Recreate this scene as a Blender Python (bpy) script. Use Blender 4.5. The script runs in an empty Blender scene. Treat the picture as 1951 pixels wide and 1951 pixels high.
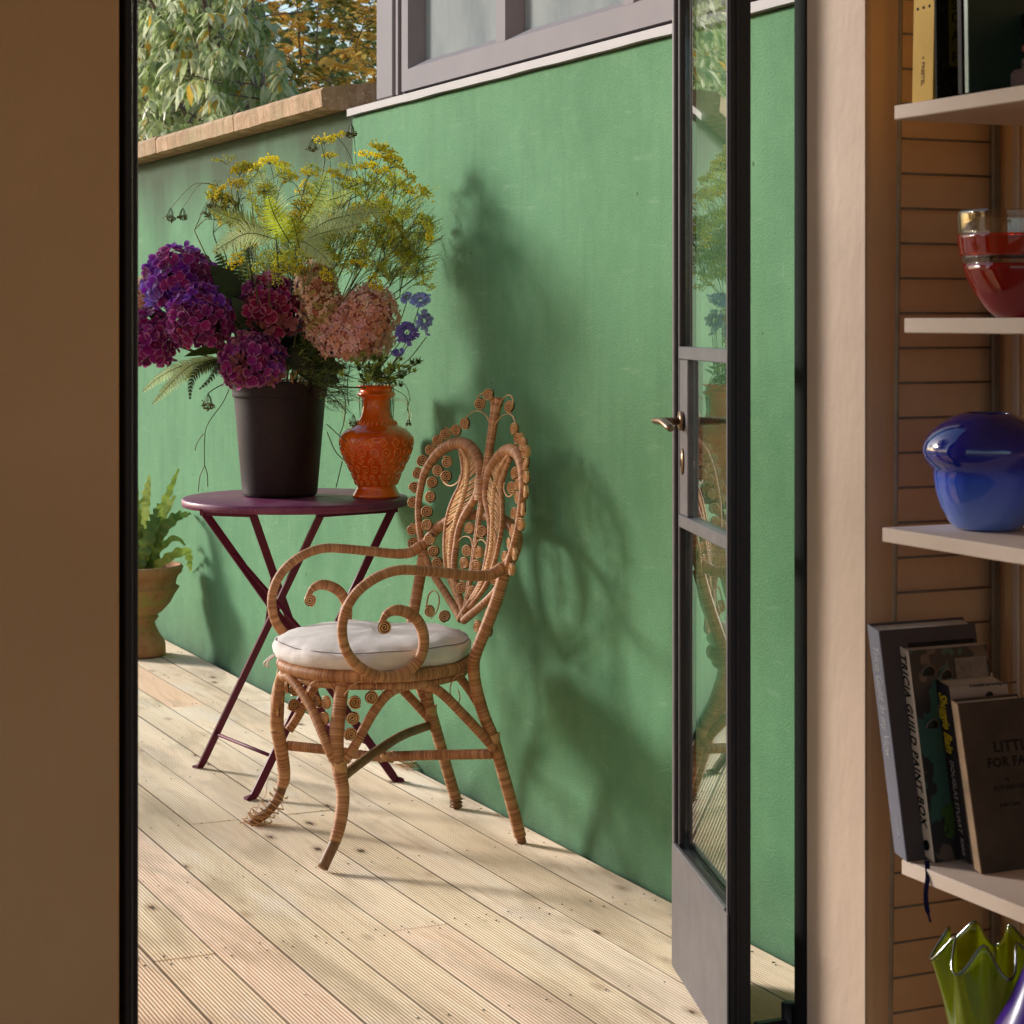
import bpy, math, random
import numpy as np
from mathutils import Vector, Matrix
random.seed(7); np.random.seed(7)
scene = bpy.context.scene
COL = scene.collection
# ------------------------------------------------------------------ camera
CA, SA = math.cos(math.atan2(1833, 4000)), math.sin(math.atan2(1833, 4000))
EYE, FP, HZ, SZ = 1.15, 4000.0, 610.0, 1951.0      # eye height, focal length in photo pixels, horizon row, photo size
cam = bpy.data.cameras.new('camera'); cam_ob = bpy.data.objects.new('camera', cam); COL.objects.link(cam_ob)
cam_ob.location = (0, 0, EYE)
cam_ob.rotation_euler = (math.radians(90), 0, -math.atan2(1833, 4000))
cam.sensor_width = 36; cam.lens = 36 * FP / SZ
cam.shift_y = -(SZ / 2 - HZ) / SZ
cam.clip_end = 400; cam.clip_start = 0.05
cam.dof.use_dof = True; cam.dof.focus_distance = 4.75; cam.dof.aperture_fstop = 15
scene.camera = cam_ob
# ------------------------------------------------------------------ light
SUN_EL = 17.0
SUN_DIR = Vector((0.56, -0.828, -math.tan(math.radians(SUN_EL)))).normalized()   # the way the light travels
world = bpy.data.worlds.new('World'); scene.world = world; world.use_nodes = True
wn = world.node_tree; wn.nodes.clear()
sky = wn.nodes.new('ShaderNodeTexSky'); sky.sky_type = 'NISHITA'; sky.sun_disc = False
sky.sun_elevation = math.radians(SUN_EL); sky.sun_rotation = math.atan2(-0.56, 0.828)
sky.air_density = 1.0; sky.dust_density = 1.2; sky.ozone_density = 1.4
bgn = wn.nodes.new('ShaderNodeBackground'); bgn.inputs[1].default_value = 0.135
wo = wn.nodes.new('ShaderNodeOutputWorld')
wn.links.new(sky.outputs[0], bgn.inputs[0]); wn.links.new(bgn.outputs[0], wo.inputs[0])
sl = bpy.data.lights.new('sun', 'SUN'); sl.energy = 3.3; sl.angle = math.radians(10); sl.color = (1.0, 0.965, 0.93)
so = bpy.data.objects.new('sun', sl); COL.objects.link(so); so.location = (-8, 12, 8)
so.rotation_euler = SUN_DIR.to_track_quat('-Z', 'Y').to_euler()
vs = scene.view_settings
vs.view_transform = 'Standard'; vs.look = 'None'; vs.gamma = 1; vs.use_curve_mapping = False; vs.exposure = 0.4
scene.render.engine = 'CYCLES'
cy = scene.cycles
cy.use_denoising = True; cy.max_bounces = 9; cy.diffuse_bounces = 5; cy.glossy_bounces = 4
cy.transmission_bounces = 8; cy.transparent_max_bounces = 16; cy.caustics_reflective = False; cy.caustics_refractive = False
cy.sample_clamp_indirect = 6
# ------------------------------------------------------------------ picking points: a photo pixel met with a plane of the place
K = 1951.0 / 1932.0
def ray(x, y):
    t = (x - SZ / 2) / FP; v = (HZ - y) / FP
    return Vector((CA * t + SA, -SA * t + CA, v))
O = Vector((0, 0, EYE))
def PX(x, y, X): d = ray(x, y); return O + d * (X / d.x)
def PY(x, y, Y): d = ray(x, y); return O + d * (Y / d.y)
def PZ(x, y, Z): d = ray(x, y); return O + d * ((Z - EYE) / d.z)
def PD(x, y, D): return O + ray(x, y) * D
# ------------------------------------------------------------------ node helpers
def newmat(name):
    m = bpy.data.materials.new(name); m.use_nodes = True
    nt = m.node_tree
    return m, nt, nt.nodes['Principled BSDF']
def nd(nt, typ, **kw):
    n = nt.nodes.new(typ)
    ins = kw.pop('ins', {})
    for k, v in kw.items(): setattr(n, k, v)
    for k, v in ins.items():
        if isinstance(v, bpy.types.NodeSocket): nt.links.new(v, n.inputs[k])
        else: n.inputs[k].default_value = v
    return n
def c4(c): return (c[0], c[1], c[2], 1.0)
def ramp(nt, fac, stops, interp='LINEAR'):
    r = nd(nt, 'ShaderNodeValToRGB'); r.color_ramp.interpolation = interp
    el = r.color_ramp.elements
    while len(el) < len(stops): el.new(0.5)
    for e, (p, c) in zip(el, stops):
        e.position = p; e.color = c4(c) if not isinstance(c, (int, float)) else (c, c, c, 1)
    nt.links.new(fac, r.inputs[0]); return r.outputs[0]
def mixc(nt, fac, a, b, mode='MIX'):
    n = nd(nt, 'ShaderNodeMix', data_type='RGBA', blend_type=mode)
    for s, v in ((0, fac), (6, a), (7, b)):
        if isinstance(v, bpy.types.NodeSocket): nt.links.new(v, n.inputs[s])
        else: n.inputs[s].default_value = c4(v) if isinstance(v, (tuple, list)) else v
    return n.outputs[2]
def math_(nt, op, a, b=0.0, c=None):
    n = nd(nt, 'ShaderNodeMath', operation=op)
    for i, v in enumerate((a, b) if c is None else (a, b, c)):
        if isinstance(v, bpy.types.NodeSocket): nt.links.new(v, n.inputs[i])
        else: n.inputs[i].default_value = v
    return n.outputs[0]
def noise(nt, vec, scale, detail=4, rough=0.5, dist=0.0):
    n = nd(nt, 'ShaderNodeTexNoise', ins={'Vector': vec, 'Scale': scale, 'Detail': detail, 'Roughness': rough, 'Distortion': dist})
    return n.outputs[0]
def mapping(nt, vec, scale=(1, 1, 1), loc=(0, 0, 0), rot=(0, 0, 0)):
    n = nd(nt, 'ShaderNodeMapping', ins={'Vector': vec, 'Scale': scale, 'Location': loc, 'Rotation': rot}); return n.outputs[0]
def bump(nt, h, strength, dist, b=None):
    n = nd(nt, 'ShaderNodeBump', ins={'Height': h, 'Strength': strength, 'Distance': dist})
    nt.links.new(n.outputs[0], (b or nt.nodes['Principled BSDF']).inputs['Normal']); return n
def worldpos(nt): return nd(nt, 'ShaderNodeNewGeometry').outputs['Position']
def objco(nt): return nd(nt, 'ShaderNodeTexCoord').outputs['Object']
def orand(nt): return nd(nt, 'ShaderNodeObjectInfo').outputs['Random']
def simple(name, col, rough=0.6, metal=0.0, var=0.12, scale=30, bmp=0.0, bscale=200, spec=0.5, coat=0.0, rnd=0.0):
    m, nt, b = newmat(name)
    co = objco(nt)
    n = noise(nt, co, scale, 5, 0.6)
    lo = tuple(max(0, c * (1 - var)) for c in col); hi = tuple(min(1, c * (1 + var)) for c in col)
    c = ramp(nt, n, [(0.3, lo), (0.7, hi)])
    if rnd:
        hs = nd(nt, 'ShaderNodeHueSaturation', ins={'Color': c, 'Saturation': 1.0})
        r = orand(nt)
        nt.links.new(math_(nt, 'MULTIPLY_ADD', r, rnd * 2, 1 - rnd), hs.inputs['Value'])
        c = hs.outputs[0]
    nt.links.new(c, b.inputs['Base Color'])
    b.inputs['Roughness'].default_value = rough; b.inputs['Metallic'].default_value = metal
    b.inputs['Specular IOR Level'].default_value = spec; b.inputs['Coat Weight'].default_value = coat
    if bmp: bump(nt, noise(nt, co, bscale, 4, 0.6), bmp, 0.001)
    return m
def leafmat(name, cols, trans=0.35, rough=0.5, rnd=0.25, scale=9, veins=False):
    """foliage and petals: a little light passes through; colour wanders from leaf to leaf"""
    m, nt, b = newmat(name)
    pos = worldpos(nt)
    n = noise(nt, pos, scale, 3, 0.6)
    n2 = noise(nt, pos, scale * 9, 2, 0.5)
    f = math_(nt, 'ADD', math_(nt, 'MULTIPLY', n, 0.6), math_(nt, 'MULTIPLY', n2, 0.4))
    k = len(cols)
    c = ramp(nt, f, [(0.32 + 0.36 * i / max(1, k - 1), cols[i]) for i in range(k)])
    hs = nd(nt, 'ShaderNodeHueSaturation', ins={'Color': c})
    nt.links.new(math_(nt, 'MULTIPLY_ADD', orand(nt), rnd * 2, 1 - rnd), hs.inputs['Value'])
    nt.links.new(hs.outputs[0], b.inputs['Base Color'])
    b.inputs['Roughness'].default_value = rough; b.inputs['Specular IOR Level'].default_value = 0.35
    tr = nd(nt, 'ShaderNodeBsdfTranslucent', ins={'Color': hs.outputs[0]})
    mx = nd(nt, 'ShaderNodeMixShader', ins={0: trans, 1: b.outputs[0], 2: tr.outputs[0]})
    nt.links.new(mx.outputs[0], nt.nodes['Material Output'].inputs[0])
    return m
def clearglass(name, tint=(1, 1, 1), rough=0.0, extra=0.0, r0=0.045, wave=0.0):
    """glass as a see-through sheet with grazing-angle reflection (depends only on the angle of view)"""
    m, nt, b = newmat(name); nt.nodes.remove(b)
    g = nd(nt, 'ShaderNodeNewGeometry')
    dt = nd(nt, 'ShaderNodeVectorMath', operation='DOT_PRODUCT', ins={0: g.outputs['Normal'], 1: g.outputs['Incoming']})
    a = math_(nt, 'ABSOLUTE', dt.outputs['Value'])
    p = math_(nt, 'POWER', math_(nt, 'SUBTRACT', 1.0, a), 5.0)
    f = math_(nt, 'MULTIPLY_ADD', p, 1 - r0 - extra, r0 + extra)
    tb = nd(nt, 'ShaderNodeBsdfTransparent', ins={'Color': c4(tint)})
    gb = nd(nt, 'ShaderNodeBsdfGlossy', ins={'Color': (1, 1, 1, 1), 'Roughness': rough})
    if wave:
        h = noise(nt, mapping(nt, objco(nt), (6, 6, 2.2)), 1.2, 1, 0.4)
        bn = nd(nt, 'ShaderNodeBump', ins={'Height': h, 'Strength': 1.0, 'Distance': wave}); nt.links.new(bn.outputs[0], gb.inputs['Normal'])
    mx = nd(nt, 'ShaderNodeMixShader', ins={0: f, 1: tb.outputs[0], 2: gb.outputs[0]})
    nt.links.new(mx.outputs[0], nt.nodes['Material Output'].inputs[0])
    return m
# ------------------------------------------------------------------ mesh helpers
class MB:
    """collects shapes, then links them as one mesh object"""
    def __init__(s): s.v = []; s.f = []; s.sm = []; s.uv = []; s.mi = []
    def add(s, v, f, smooth=False, uv=None, mi=0):
        o = len(s.v); s.v += [tuple(p) for p in v]
        for k, q in enumerate(f):
            s.f.append(tuple(i + o for i in q)); s.sm.append(smooth); s.mi.append(mi)
            s.uv.append(uv[k] if uv else [(0, 0)] * len(q))
        return s
    def box(s, x0, x1, y0, y1, z0, z1, M=None, mi=0, bev=0.0):
        if bev > 0:
            b = bev
            pts = [];
            for z, e in ((z0, b), (z0 + b, 0), (z1 - b, 0), (z1, b)):
                pts += [(x0 + b, y0 + e, z), (x1 - b, y0 + e, z), (x1 - e, y0 + b, z), (x1 - e, y1 - b, z),
                        (x1 - b, y1 - e, z), (x0 + b, y1 - e, z), (x0 + e, y1 - b, z), (x0 + e, y0 + b, z)]
            f = [tuple(range(7, -1, -1)), tuple(range(24, 32))]
            for r in range(3):
                for k in range(8):
                    a = r * 8 + k; c = r * 8 + (k + 1) % 8
                    f.append((a, c, c + 8, a + 8))
            if M: pts = [M @ Vector(p) for p in pts]
            return s.add(pts, f, mi=mi)
        p = [(x0, y0, z0), (x1, y0, z0), (x1, y1, z0), (x0, y1, z0), (x0, y0, z1), (x1, y0, z1), (x1, y1, z1), (x0, y1, z1)]
        if M: p = [M @ Vector(q) for q in p]
        return s.add(p, [(0, 3, 2, 1), (4, 5, 6, 7), (0, 1, 5, 4), (1, 2, 6, 5), (2, 3, 7, 6), (3, 0, 4, 7)], mi=mi)
    def tube(s, path, r, sides=8, cap=True, smooth=True, ell=None, mi=0):
        P = [Vector(p) for p in path]; n = len(P)
        rr = r if isinstance(r, (list, tuple)) else [r] * n
        T = [(P[min(i + 1, n - 1)] - P[max(i - 1, 0)]).normalized() for i in range(n)]
        up = Vector((0, 0, 1)) if abs(T[0].z) < 0.9 else Vector((1, 0, 0))
        N = (up - T[0] * up.dot(T[0])).normalized()
        v = []; L = 0; Ls = []
        for i in range(n):
            if i:
                L += (P[i] - P[i - 1]).length
                N = (N - T[i] * N.dot(T[i])).normalized()
            B = T[i].cross(N); Ls.append(L)
            for k in range(sides):
                a = 2 * math.pi * k / sides
                ca, sa = math.cos(a), math.sin(a)
                if ell: ca *= ell
                v.append(P[i] + (N * ca + B * sa) * rr[i])
        f = []; uv = []
        for i in range(n - 1):
            for k in range(sides):
                k2 = (k + 1) % sides
                f.append((i * sides + k, i * sides + k2, (i + 1) * sides + k2, (i + 1) * sides + k))
                uv.append([(Ls[i], k / sides), (Ls[i], (k + 1) / sides), (Ls[i + 1], (k + 1) / sides), (Ls[i + 1], k / sides)])
        if cap:
            f.append(tuple(range(sides - 1, -1, -1))); uv.append([(0, 0)] * sides)
            f.append(tuple(range((n - 1) * sides, n * sides))); uv.append([(L, 0)] * sides)
        return s.add(v, f, smooth, uv, mi)
    def lathe(s, prof, seg=48, c=(0, 0, 0), smooth=True, mi=0, wob=None):
        v = []
        for j, (r, z) in enumerate(prof):
            for k in range(seg):
                a = 2 * math.pi * k / seg
                q = r * (wob(a, z, j) if wob else 1)
                v.append((c[0] + q * math.cos(a), c[1] + q * math.sin(a), c[2] + z))
        f = []
        for j in range(len(prof) - 1):
            for k in range(seg):
                k2 = (k + 1) % seg
                f.append((j * seg + k, j * seg + k2, (j + 1) * seg + k2, (j + 1) * seg + k))
        if prof[0][0] > 1e-5: f.append(tuple(range(seg - 1, -1, -1)))
        if prof[-1][0] > 1e-5: f.append(tuple(range((len(prof) - 1) * seg, len(prof) * seg)))
        return s.add(v, f, smooth, mi=mi)
    def build(s, name, mats, parent=None, auto=None, origin=None):
        me = bpy.data.meshes.new(name)
        v = s.v
        if origin is not None:
            ox, oy, oz = origin; v = [(a - ox, b - oy, c - oz) for a, b, c in v]
        me.from_pydata(v, [], s.f)
        if not isinstance(mats, (list, tuple)): mats = [mats]
        for m in mats: me.materials.append(m)
        me.polygons.foreach_set('use_smooth', s.sm)
        me.polygons.foreach_set('material_index', s.mi)
        ul = me.uv_layers.new(name='uv')
        flat = [c for q in s.uv for p in q for c in p]
        ul.data.foreach_set('uv', flat)
        me.update()
        o = bpy.data.objects.new(name, me); COL.objects.link(o)
        if origin is not None: o.location = origin
        if parent is not None:
            o.parent = parent
            o.matrix_parent_inverse = Matrix.Translation(-Vector(parent.location)) if parent.rotation_euler.to_matrix().is_identity else parent.matrix_basis.inverted()
        return o
def Mloc(m, name, parent=None, mat=None):
    o = bpy.data.objects.new(name, m); COL.objects.link(o)
    if parent is not None: o.parent = parent
    return o
def spline(pts, step=0.004, closed=False):
    """even Catmull-Rom resampling; points may carry extra numbers (radius)"""
    P = [np.array(p, float) for p in pts]; n = len(P)
    out = []
    rng = range(n if closed else n - 1)
    for i in rng:
        if closed: a, b, c, d = P[(i - 1) % n], P[i], P[(i + 1) % n], P[(i + 2) % n]
        else:
            a = P[i - 1] if i else 2 * P[0] - P[1]; b = P[i]; c = P[i + 1]; d = P[i + 2] if i + 2 < n else 2 * P[-1] - P[-2]
        m = 12
        for k in range(m):
            t = k / m
            out.append(0.5 * ((2 * b) + (-a + c) * t + (2 * a - 5 * b + 4 * c - d) * t * t + (-a + 3 * b - 3 * c + d) * t ** 3))
    out.append(P[0] if closed else P[-1])
    out = np.array(out)
    seg = np.linalg.norm(np.diff(out[:, :3], axis=0), axis=1); L = np.concatenate([[0], np.cumsum(seg)])
    m = max(2, int(L[-1] / step) + 1)
    s = np.linspace(0, L[-1], m)
    return np.stack([np.interp(s, L, out[:, k]) for k in range(out.shape[1])], 1)
def group_tag(o, label, cat, group=None):
    o['label'] = label; o['category'] = cat; o['kind'] = 'thing'
    if group: o['group'] = group
    return o
def thing(name, label, cat, loc=(0, 0, 0), group=None):
    o = bpy.data.objects.new(name, None); COL.objects.link(o); o.location = loc; o.empty_display_size = 0.05
    return group_tag(o, label, cat, group)
def struct(o): o['kind'] = 'structure'; return o
def stuff(o): o['kind'] = 'stuff'; return o
def npmesh(name, V, F, mat, parent=None, smooth=False):
    """fast mesh from numpy arrays (all faces the same size)"""
    me = bpy.data.meshes.new(name)
    nv, nf, k = len(V), len(F), F.shape[1]
    me.vertices.add(nv); me.vertices.foreach_set('co', np.asarray(V, np.float32).ravel())
    me.loops.add(nf * k); me.loops.foreach_set('vertex_index', F.astype(np.int32).ravel())
    me.polygons.add(nf); me.polygons.foreach_set('loop_start', np.arange(0, nf * k, k, dtype=np.int32))
    me.polygons.foreach_set('use_smooth', np.full(nf, smooth))
    me.materials.append(mat); me.update(calc_edges=True); me.validate()
    o = bpy.data.objects.new(name, me); COL.objects.link(o)
    if parent is not None:
        o.parent = parent; o.matrix_parent_inverse = Matrix.Translation(-Vector(parent.location))
    return o
# ================================================================== MATERIALS OF THE SETTING
def mk_wall_green(name='green_stucco', dark_top=False):
    m, nt, b = newmat(name)
    p = worldpos(nt)
    big = noise(nt, mapping(nt, p, (1, 1, 0.7)), 2.2, 4, 0.6)
    mid = noise(nt, p, 14, 5, 0.65)
    run = noise(nt, mapping(nt, p, (9, 9, 0.8)), 3.0, 4, 0.6)
    c = ramp(nt, big, [(0.3, (0.094, 0.234, 0.114)), (0.7, (0.148, 0.328, 0.172))])
    c = mixc(nt, math_(nt, 'MULTIPLY', ramp(nt, mid, [(0.45, 0.0), (0.8, 1.0)]), 0.35), c, (0.195, 0.37, 0.205))
    c = mixc(nt, math_(nt, 'MULTIPLY', ramp(nt, run, [(0.5, 0.0), (0.8, 1.0)]), 0.35), c, (0.085, 0.20, 0.10))
    fine = noise(nt, p, 260, 4, 0.65)
    c = mixc(nt, math_(nt, 'MULTIPLY', ramp(nt, fine, [(0.30, 1.0), (0.43, 0.0)]), 0.5), c, (0.045, 0.12, 0.055))
    vo = nd(nt, 'ShaderNodeTexVoronoi', ins={'Vector': p, 'Scale': 9.0})
    c = mixc(nt, ramp(nt, vo.outputs['Distance'], [(0.035, 0.8), (0.05, 0.0)]), c, (0.05, 0.10, 0.05))
    sc_ = noise(nt, mapping(nt, p, (2, 2.2, 11), rot=(0.5, 0, 0)), 3.0, 5, .7)      # trowel and roller marks, a few pale scuffs
    c = mixc(nt, ramp(nt, sc_, [(0.60, 0.0), (0.70, 0.30)]), c, (0.27, 0.42, 0.27))
    c = mixc(nt, ramp(nt, noise(nt, mapping(nt, p, (60, 60, 5)), 1.5, 3, .6), [(0.70, 0.0), (0.76, 0.35)]), c, (0.30, 0.40, 0.28))
    # damp grime just above the deck
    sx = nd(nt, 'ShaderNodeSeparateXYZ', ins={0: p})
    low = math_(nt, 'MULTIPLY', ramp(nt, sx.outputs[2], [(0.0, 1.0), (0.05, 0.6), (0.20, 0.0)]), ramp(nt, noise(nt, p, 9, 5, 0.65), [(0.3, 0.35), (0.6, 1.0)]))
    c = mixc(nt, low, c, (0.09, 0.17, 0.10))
    if dark_top:      # darker grey-green, ragged band towards the top of the wall
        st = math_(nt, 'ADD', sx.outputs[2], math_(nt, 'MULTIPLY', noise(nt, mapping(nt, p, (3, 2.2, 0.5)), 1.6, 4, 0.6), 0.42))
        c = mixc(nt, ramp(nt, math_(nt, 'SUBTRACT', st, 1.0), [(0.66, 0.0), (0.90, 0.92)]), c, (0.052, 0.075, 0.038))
    nt.links.new(c, b.inputs['Base Color'])
    b.inputs['Roughness'].default_value = 0.8; b.inputs['Specular IOR Level'].default_value = 0.12
    h = math_(nt, 'ADD', noise(nt, p, 210, 3, 0.6), math_(nt, 'MULTIPLY', noise(nt, p, 420, 2, 0.6), 0.5))
    bump(nt, h, 0.6, 0.0026)
    return m
def mk_deck():
    m, nt, b = newmat('decking_timber')
    co = objco(nt); r = orand(nt)
    off = nd(nt, 'ShaderNodeCombineXYZ', ins={0: math_(nt, 'MULTIPLY', r, 37.0), 1: math_(nt, 'MULTIPLY', r, 91.0), 2: 0.0})
    v = nd(nt, 'ShaderNodeVectorMath', operation='ADD', ins={0: co, 1: off.outputs[0]}).outputs[0]
    warp = noise(nt, mapping(nt, v, (5, 0.9, 1)), 1.5, 3, 0.5)
    wv = nd(nt, 'ShaderNodeVectorMath', operation='ADD', ins={0: mapping(nt, v, (60, 1.6, 60)), 1: nd(nt, 'ShaderNodeCombineXYZ', ins={0: math_(nt, 'MULTIPLY', warp, 7.0)}).outputs[0]}).outputs[0]
    grain = noise(nt, wv, 1.3, 6, 0.62)
    broad = noise(nt, mapping(nt, v, (9, 0.7, 9)), 1.0, 3, 0.5)
    c = ramp(nt, grain, [(0.28, (0.50, 0.32, 0.19)), (0.42, (0.82, 0.64, 0.47)), (0.68, (0.94, 0.82, 0.67))])
    c = mixc(nt, math_(nt, 'MULTIPLY', ramp(nt, broad, [(0.40, 0.0), (0.75, 1.0)]), 0.55), c, (0.50, 0.40, 0.28))
    # tint per board: pinkish, greenish or plain
    tint = ramp(nt, r, [(0.0, (0.92, 0.72, 0.58)), (0.25, (0.84, 0.74, 0.54)), (0.5, (0.98, 0.88, 0.74)), (0.75, (0.78, 0.70, 0.50)), (0.93, (0.96, 0.80, 0.64)), (0.98, (0.93, 0.64, 0.42))])
    c = mixc(nt, 0.45, c, mixc(nt, 1.0, c, tint, 'MULTIPLY'))
    c = mixc(nt, 0.34, c, tint)
    # weathering that crosses boards
    p = worldpos(nt)
    st = noise(nt, mapping(nt, p, (4.0, 1.1, 1)), 1.9, 5, 0.62, 0.4)
    c = mixc(nt, math_(nt, 'MULTIPLY', ramp(nt, st, [(0.48, 0.0), (0.62, 1.0)]), 0.42), c, (0.37, 0.275, 0.165))
    pale = noise(nt, mapping(nt, p, (3.4, 1.0, 1)), 2.6, 4, 0.6)
    c = mixc(nt, math_(nt, 'MULTIPLY', ramp(nt, pale, [(0.55, 0.0), (0.7, 1.0)]), 0.35), c, (0.80, 0.74, 0.68))
    # knots: a dark eye with a brown halo, cut across by the grooves
    kv = nd(nt, 'ShaderNodeTexVoronoi', ins={'Vector': mapping(nt, v, (9.5, 4.2, 1)), 'Scale': 1.0, 'Randomness': 1.0})
    kd = kv.outputs['Distance']
    kd = math_(nt, 'ADD', kd, math_(nt, 'MULTIPLY', noise(nt, mapping(nt, v, (60, 25, 1)), 2, 3, 0.6), 0.06))
    c = mixc(nt, ramp(nt, kd, [(0.09, 0.7), (0.20, 0.0)]), c, (0.40, 0.26, 0.15))
    c = mixc(nt, ramp(nt, kd, [(0.080, 0.95), (0.105, 0.0)]), c, (0.09, 0.055, 0.03))
    ex = nd(nt, 'ShaderNodeSeparateXYZ', ins={0: co})      # darker along each board's long edges, so the seams show
    e_ = math_(nt, 'ADD', math_(nt, 'ABSOLUTE', ex.outputs[0]), math_(nt, 'MULTIPLY', noise(nt, mapping(nt, v, (30, 9, 1)), 3, 3, .6), .003))
    c = mixc(nt, ramp(nt, math_(nt, 'MULTIPLY', e_, 10.0), [(0.545, 0.0), (0.568, 0.72)]), c, (0.13, 0.08, 0.045))
    nt.links.new(c, b.inputs['Base Color']); b.inputs['Roughness'].default_value = 0.75
    b.inputs['Specular IOR Level'].default_value = 0.1
    bump(nt, grain, 0.35, 0.001)
    return m
def mk_plaster(name, a, bcol, sc=2.0, bs=0.25):
    m, nt, b = newmat(name)
    p = worldpos(nt)
    c = ramp(nt, noise(nt, p, sc, 5, 0.6), [(0.3, a), (0.7, bcol)])
    nt.links.new(c, b.inputs['Base Color']); b.inputs['Roughness'].default_value = 0.7
    h = math_(nt, 'ADD', noise(nt, mapping(nt, p, (1, 1, 0.45)), 60, 4, 0.55), math_(nt, 'MULTIPLY', noise(nt, p, 11, 3, 0.5), 1.5))
    bump(nt, h, bs, 0.003)
    return m
def mk_coping():
    m, nt, b = newmat('coping_stone')
    p = worldpos(nt)
    n = math_(nt, 'ADD', math_(nt, 'MULTIPLY', noise(nt, mapping(nt, p, (7, 7, 1.4)), 3, 6, 0.7), .55), math_(nt, 'MULTIPLY', noise(nt, p, 22, 6, .7), .45))
    c = ramp(nt, n, [(0.30, (0.15, 0.08, 0.035)), (0.46, (0.36, 0.20, 0.09)), (0.60, (0.56, 0.36, 0.21)), (0.8, (0.74, 0.62, 0.48))])
    g = noise(nt, p, 5, 5, 0.6)
    c = mixc(nt, math_(nt, 'MULTIPLY', ramp(nt, g, [(0.45, 0.0), (0.7, 1.0)]), 0.6), c, (0.24, 0.22, 0.08))
    sp = noise(nt, p, 130, 3, 0.6)
    c = mixc(nt, ramp(nt, sp, [(0.62, 0.0), (0.7, 0.6)]), c, (0.8, 0.76, 0.68))
    nt.links.new(c, b.inputs['Base Color']); b.inputs['Roughness'].default_value = 0.85
    bump(nt, math_(nt, 'ADD', n, noise(nt, p, 90, 4, 0.65)), 0.5, 0.004)
    return m
def mk_terracotta():
    m, nt, b = newmat('terracotta')
    co = objco(nt)
    n = noise(nt, co, 14, 6, 0.7)
    c = ramp(nt, n, [(0.3, (0.34, 0.14, 0.06)), (0.55, (0.52, 0.25, 0.12)), (0.75, (0.60, 0.37, 0.20))])
    sx = nd(nt, 'ShaderNodeSeparateXYZ', ins={0: co})
    band = ramp(nt, sx.outputs[2], [(0.06, 0.0), (0.12, 1.0), (0.22, 1.0), (0.27, 0.1)])
    f = math_(nt, 'MULTIPLY', band, ramp(nt, noise(nt, co, 22, 5, 0.65), [(0.40, 0.0), (0.60, 0.9)]))
    c = mixc(nt, f, c, (0.36, 0.31, 0.09))
    nt.links.new(c, b.inputs['Base Color']); b.inputs['Roughness'].default_value = 0.85
    bump(nt, noise(nt, co, 60, 5, 0.6), 0.5, 0.004)
    return m
M_WALL = mk_wall_green(); M_WALL2 = mk_wall_green('green_stucco_dark_top', True); M_DECK = mk_deck(); M_COPING = mk_coping(); M_TERRA = mk_terracotta()
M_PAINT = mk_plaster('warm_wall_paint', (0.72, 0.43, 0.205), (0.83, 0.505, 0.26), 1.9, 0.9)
M_PAINTED_WOOD = mk_plaster('painted_skirting', (0.56, 0.42, 0.32), (0.60, 0.46, 0.35), 3, 0.1)
M_FLOOR = simple('interior_floor', (0.52, 0.38, 0.27), 0.5, var=0.2, scale=6)
M_CEIL = simple('ceiling_paint', (0.84, 0.76, 0.66), 0.8)
M_SOIL = simple('ground_soil', (0.24, 0.205, 0.15), 0.95, var=0.4, scale=3, bmp=0.6, bscale=40)
M_STEEL = simple('dark_steel_paint', (0.012, 0.007, 0.009), 0.5, var=0.3, scale=60, bmp=0.12, bscale=300)
M_STEELGREY = simple('grey_steel_paint', (0.17, 0.16, 0.175), 0.33, metal=0.35, var=0.15, scale=25, bmp=0.10, bscale=120)
M_WHITEFRAME = simple('window_paint', (0.26, 0.238, 0.252), 0.7, spec=0.1, var=0.05, scale=8)
M_SILL = simple('sill_paint', (0.29, 0.265, 0.27), 0.6, var=0.08, scale=12)
M_GASKET = simple('window_gasket', (0.05, 0.03, 0.025), 0.7)
M_DOORGLASS = clearglass('door_glass', (0.90, 0.95, 0.92), extra=0.22, wave=0.00004)
M_SCREW = simple('screw_steel', (0.05, 0.045, 0.04), 0.5, metal=0.6)
m, nt, b = newmat('obscure_window_glass'); M_OBSCURE = m
pp = worldpos(nt)
cc = ramp(nt, noise(nt, mapping(nt, pp, (1, 2.2, 1.0), rot=(0.6, 0, 0)), 2.0, 4, 0.55), [(0.3, (0.165, 0.195, 0.205)), (0.72, (0.36, 0.38, 0.37))])  # soft streaks stand for reflections, painted into the pane colour
cc = mixc(nt, ramp(nt, noise(nt, pp, 160, 3, 0.7), [(0.62, 0.0), (0.75, 0.35)]), cc, (0.4, 0.4, 0.38))
nt.links.new(cc, b.inputs['Base Color']); b.inputs['Roughness'].default_value = 0.8; b.inputs['Specular IOR Level'].default_value = 0.05
# ================================================================== THE SETTING
g = MB(); g.add([(-150, -150, -0.16), (150, -150, -0.16), (150, 150, -0.16), (-150, 150, -0.16)], [(0, 1, 2, 3)])
struct(g.build('ground', M_SOIL))
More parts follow.
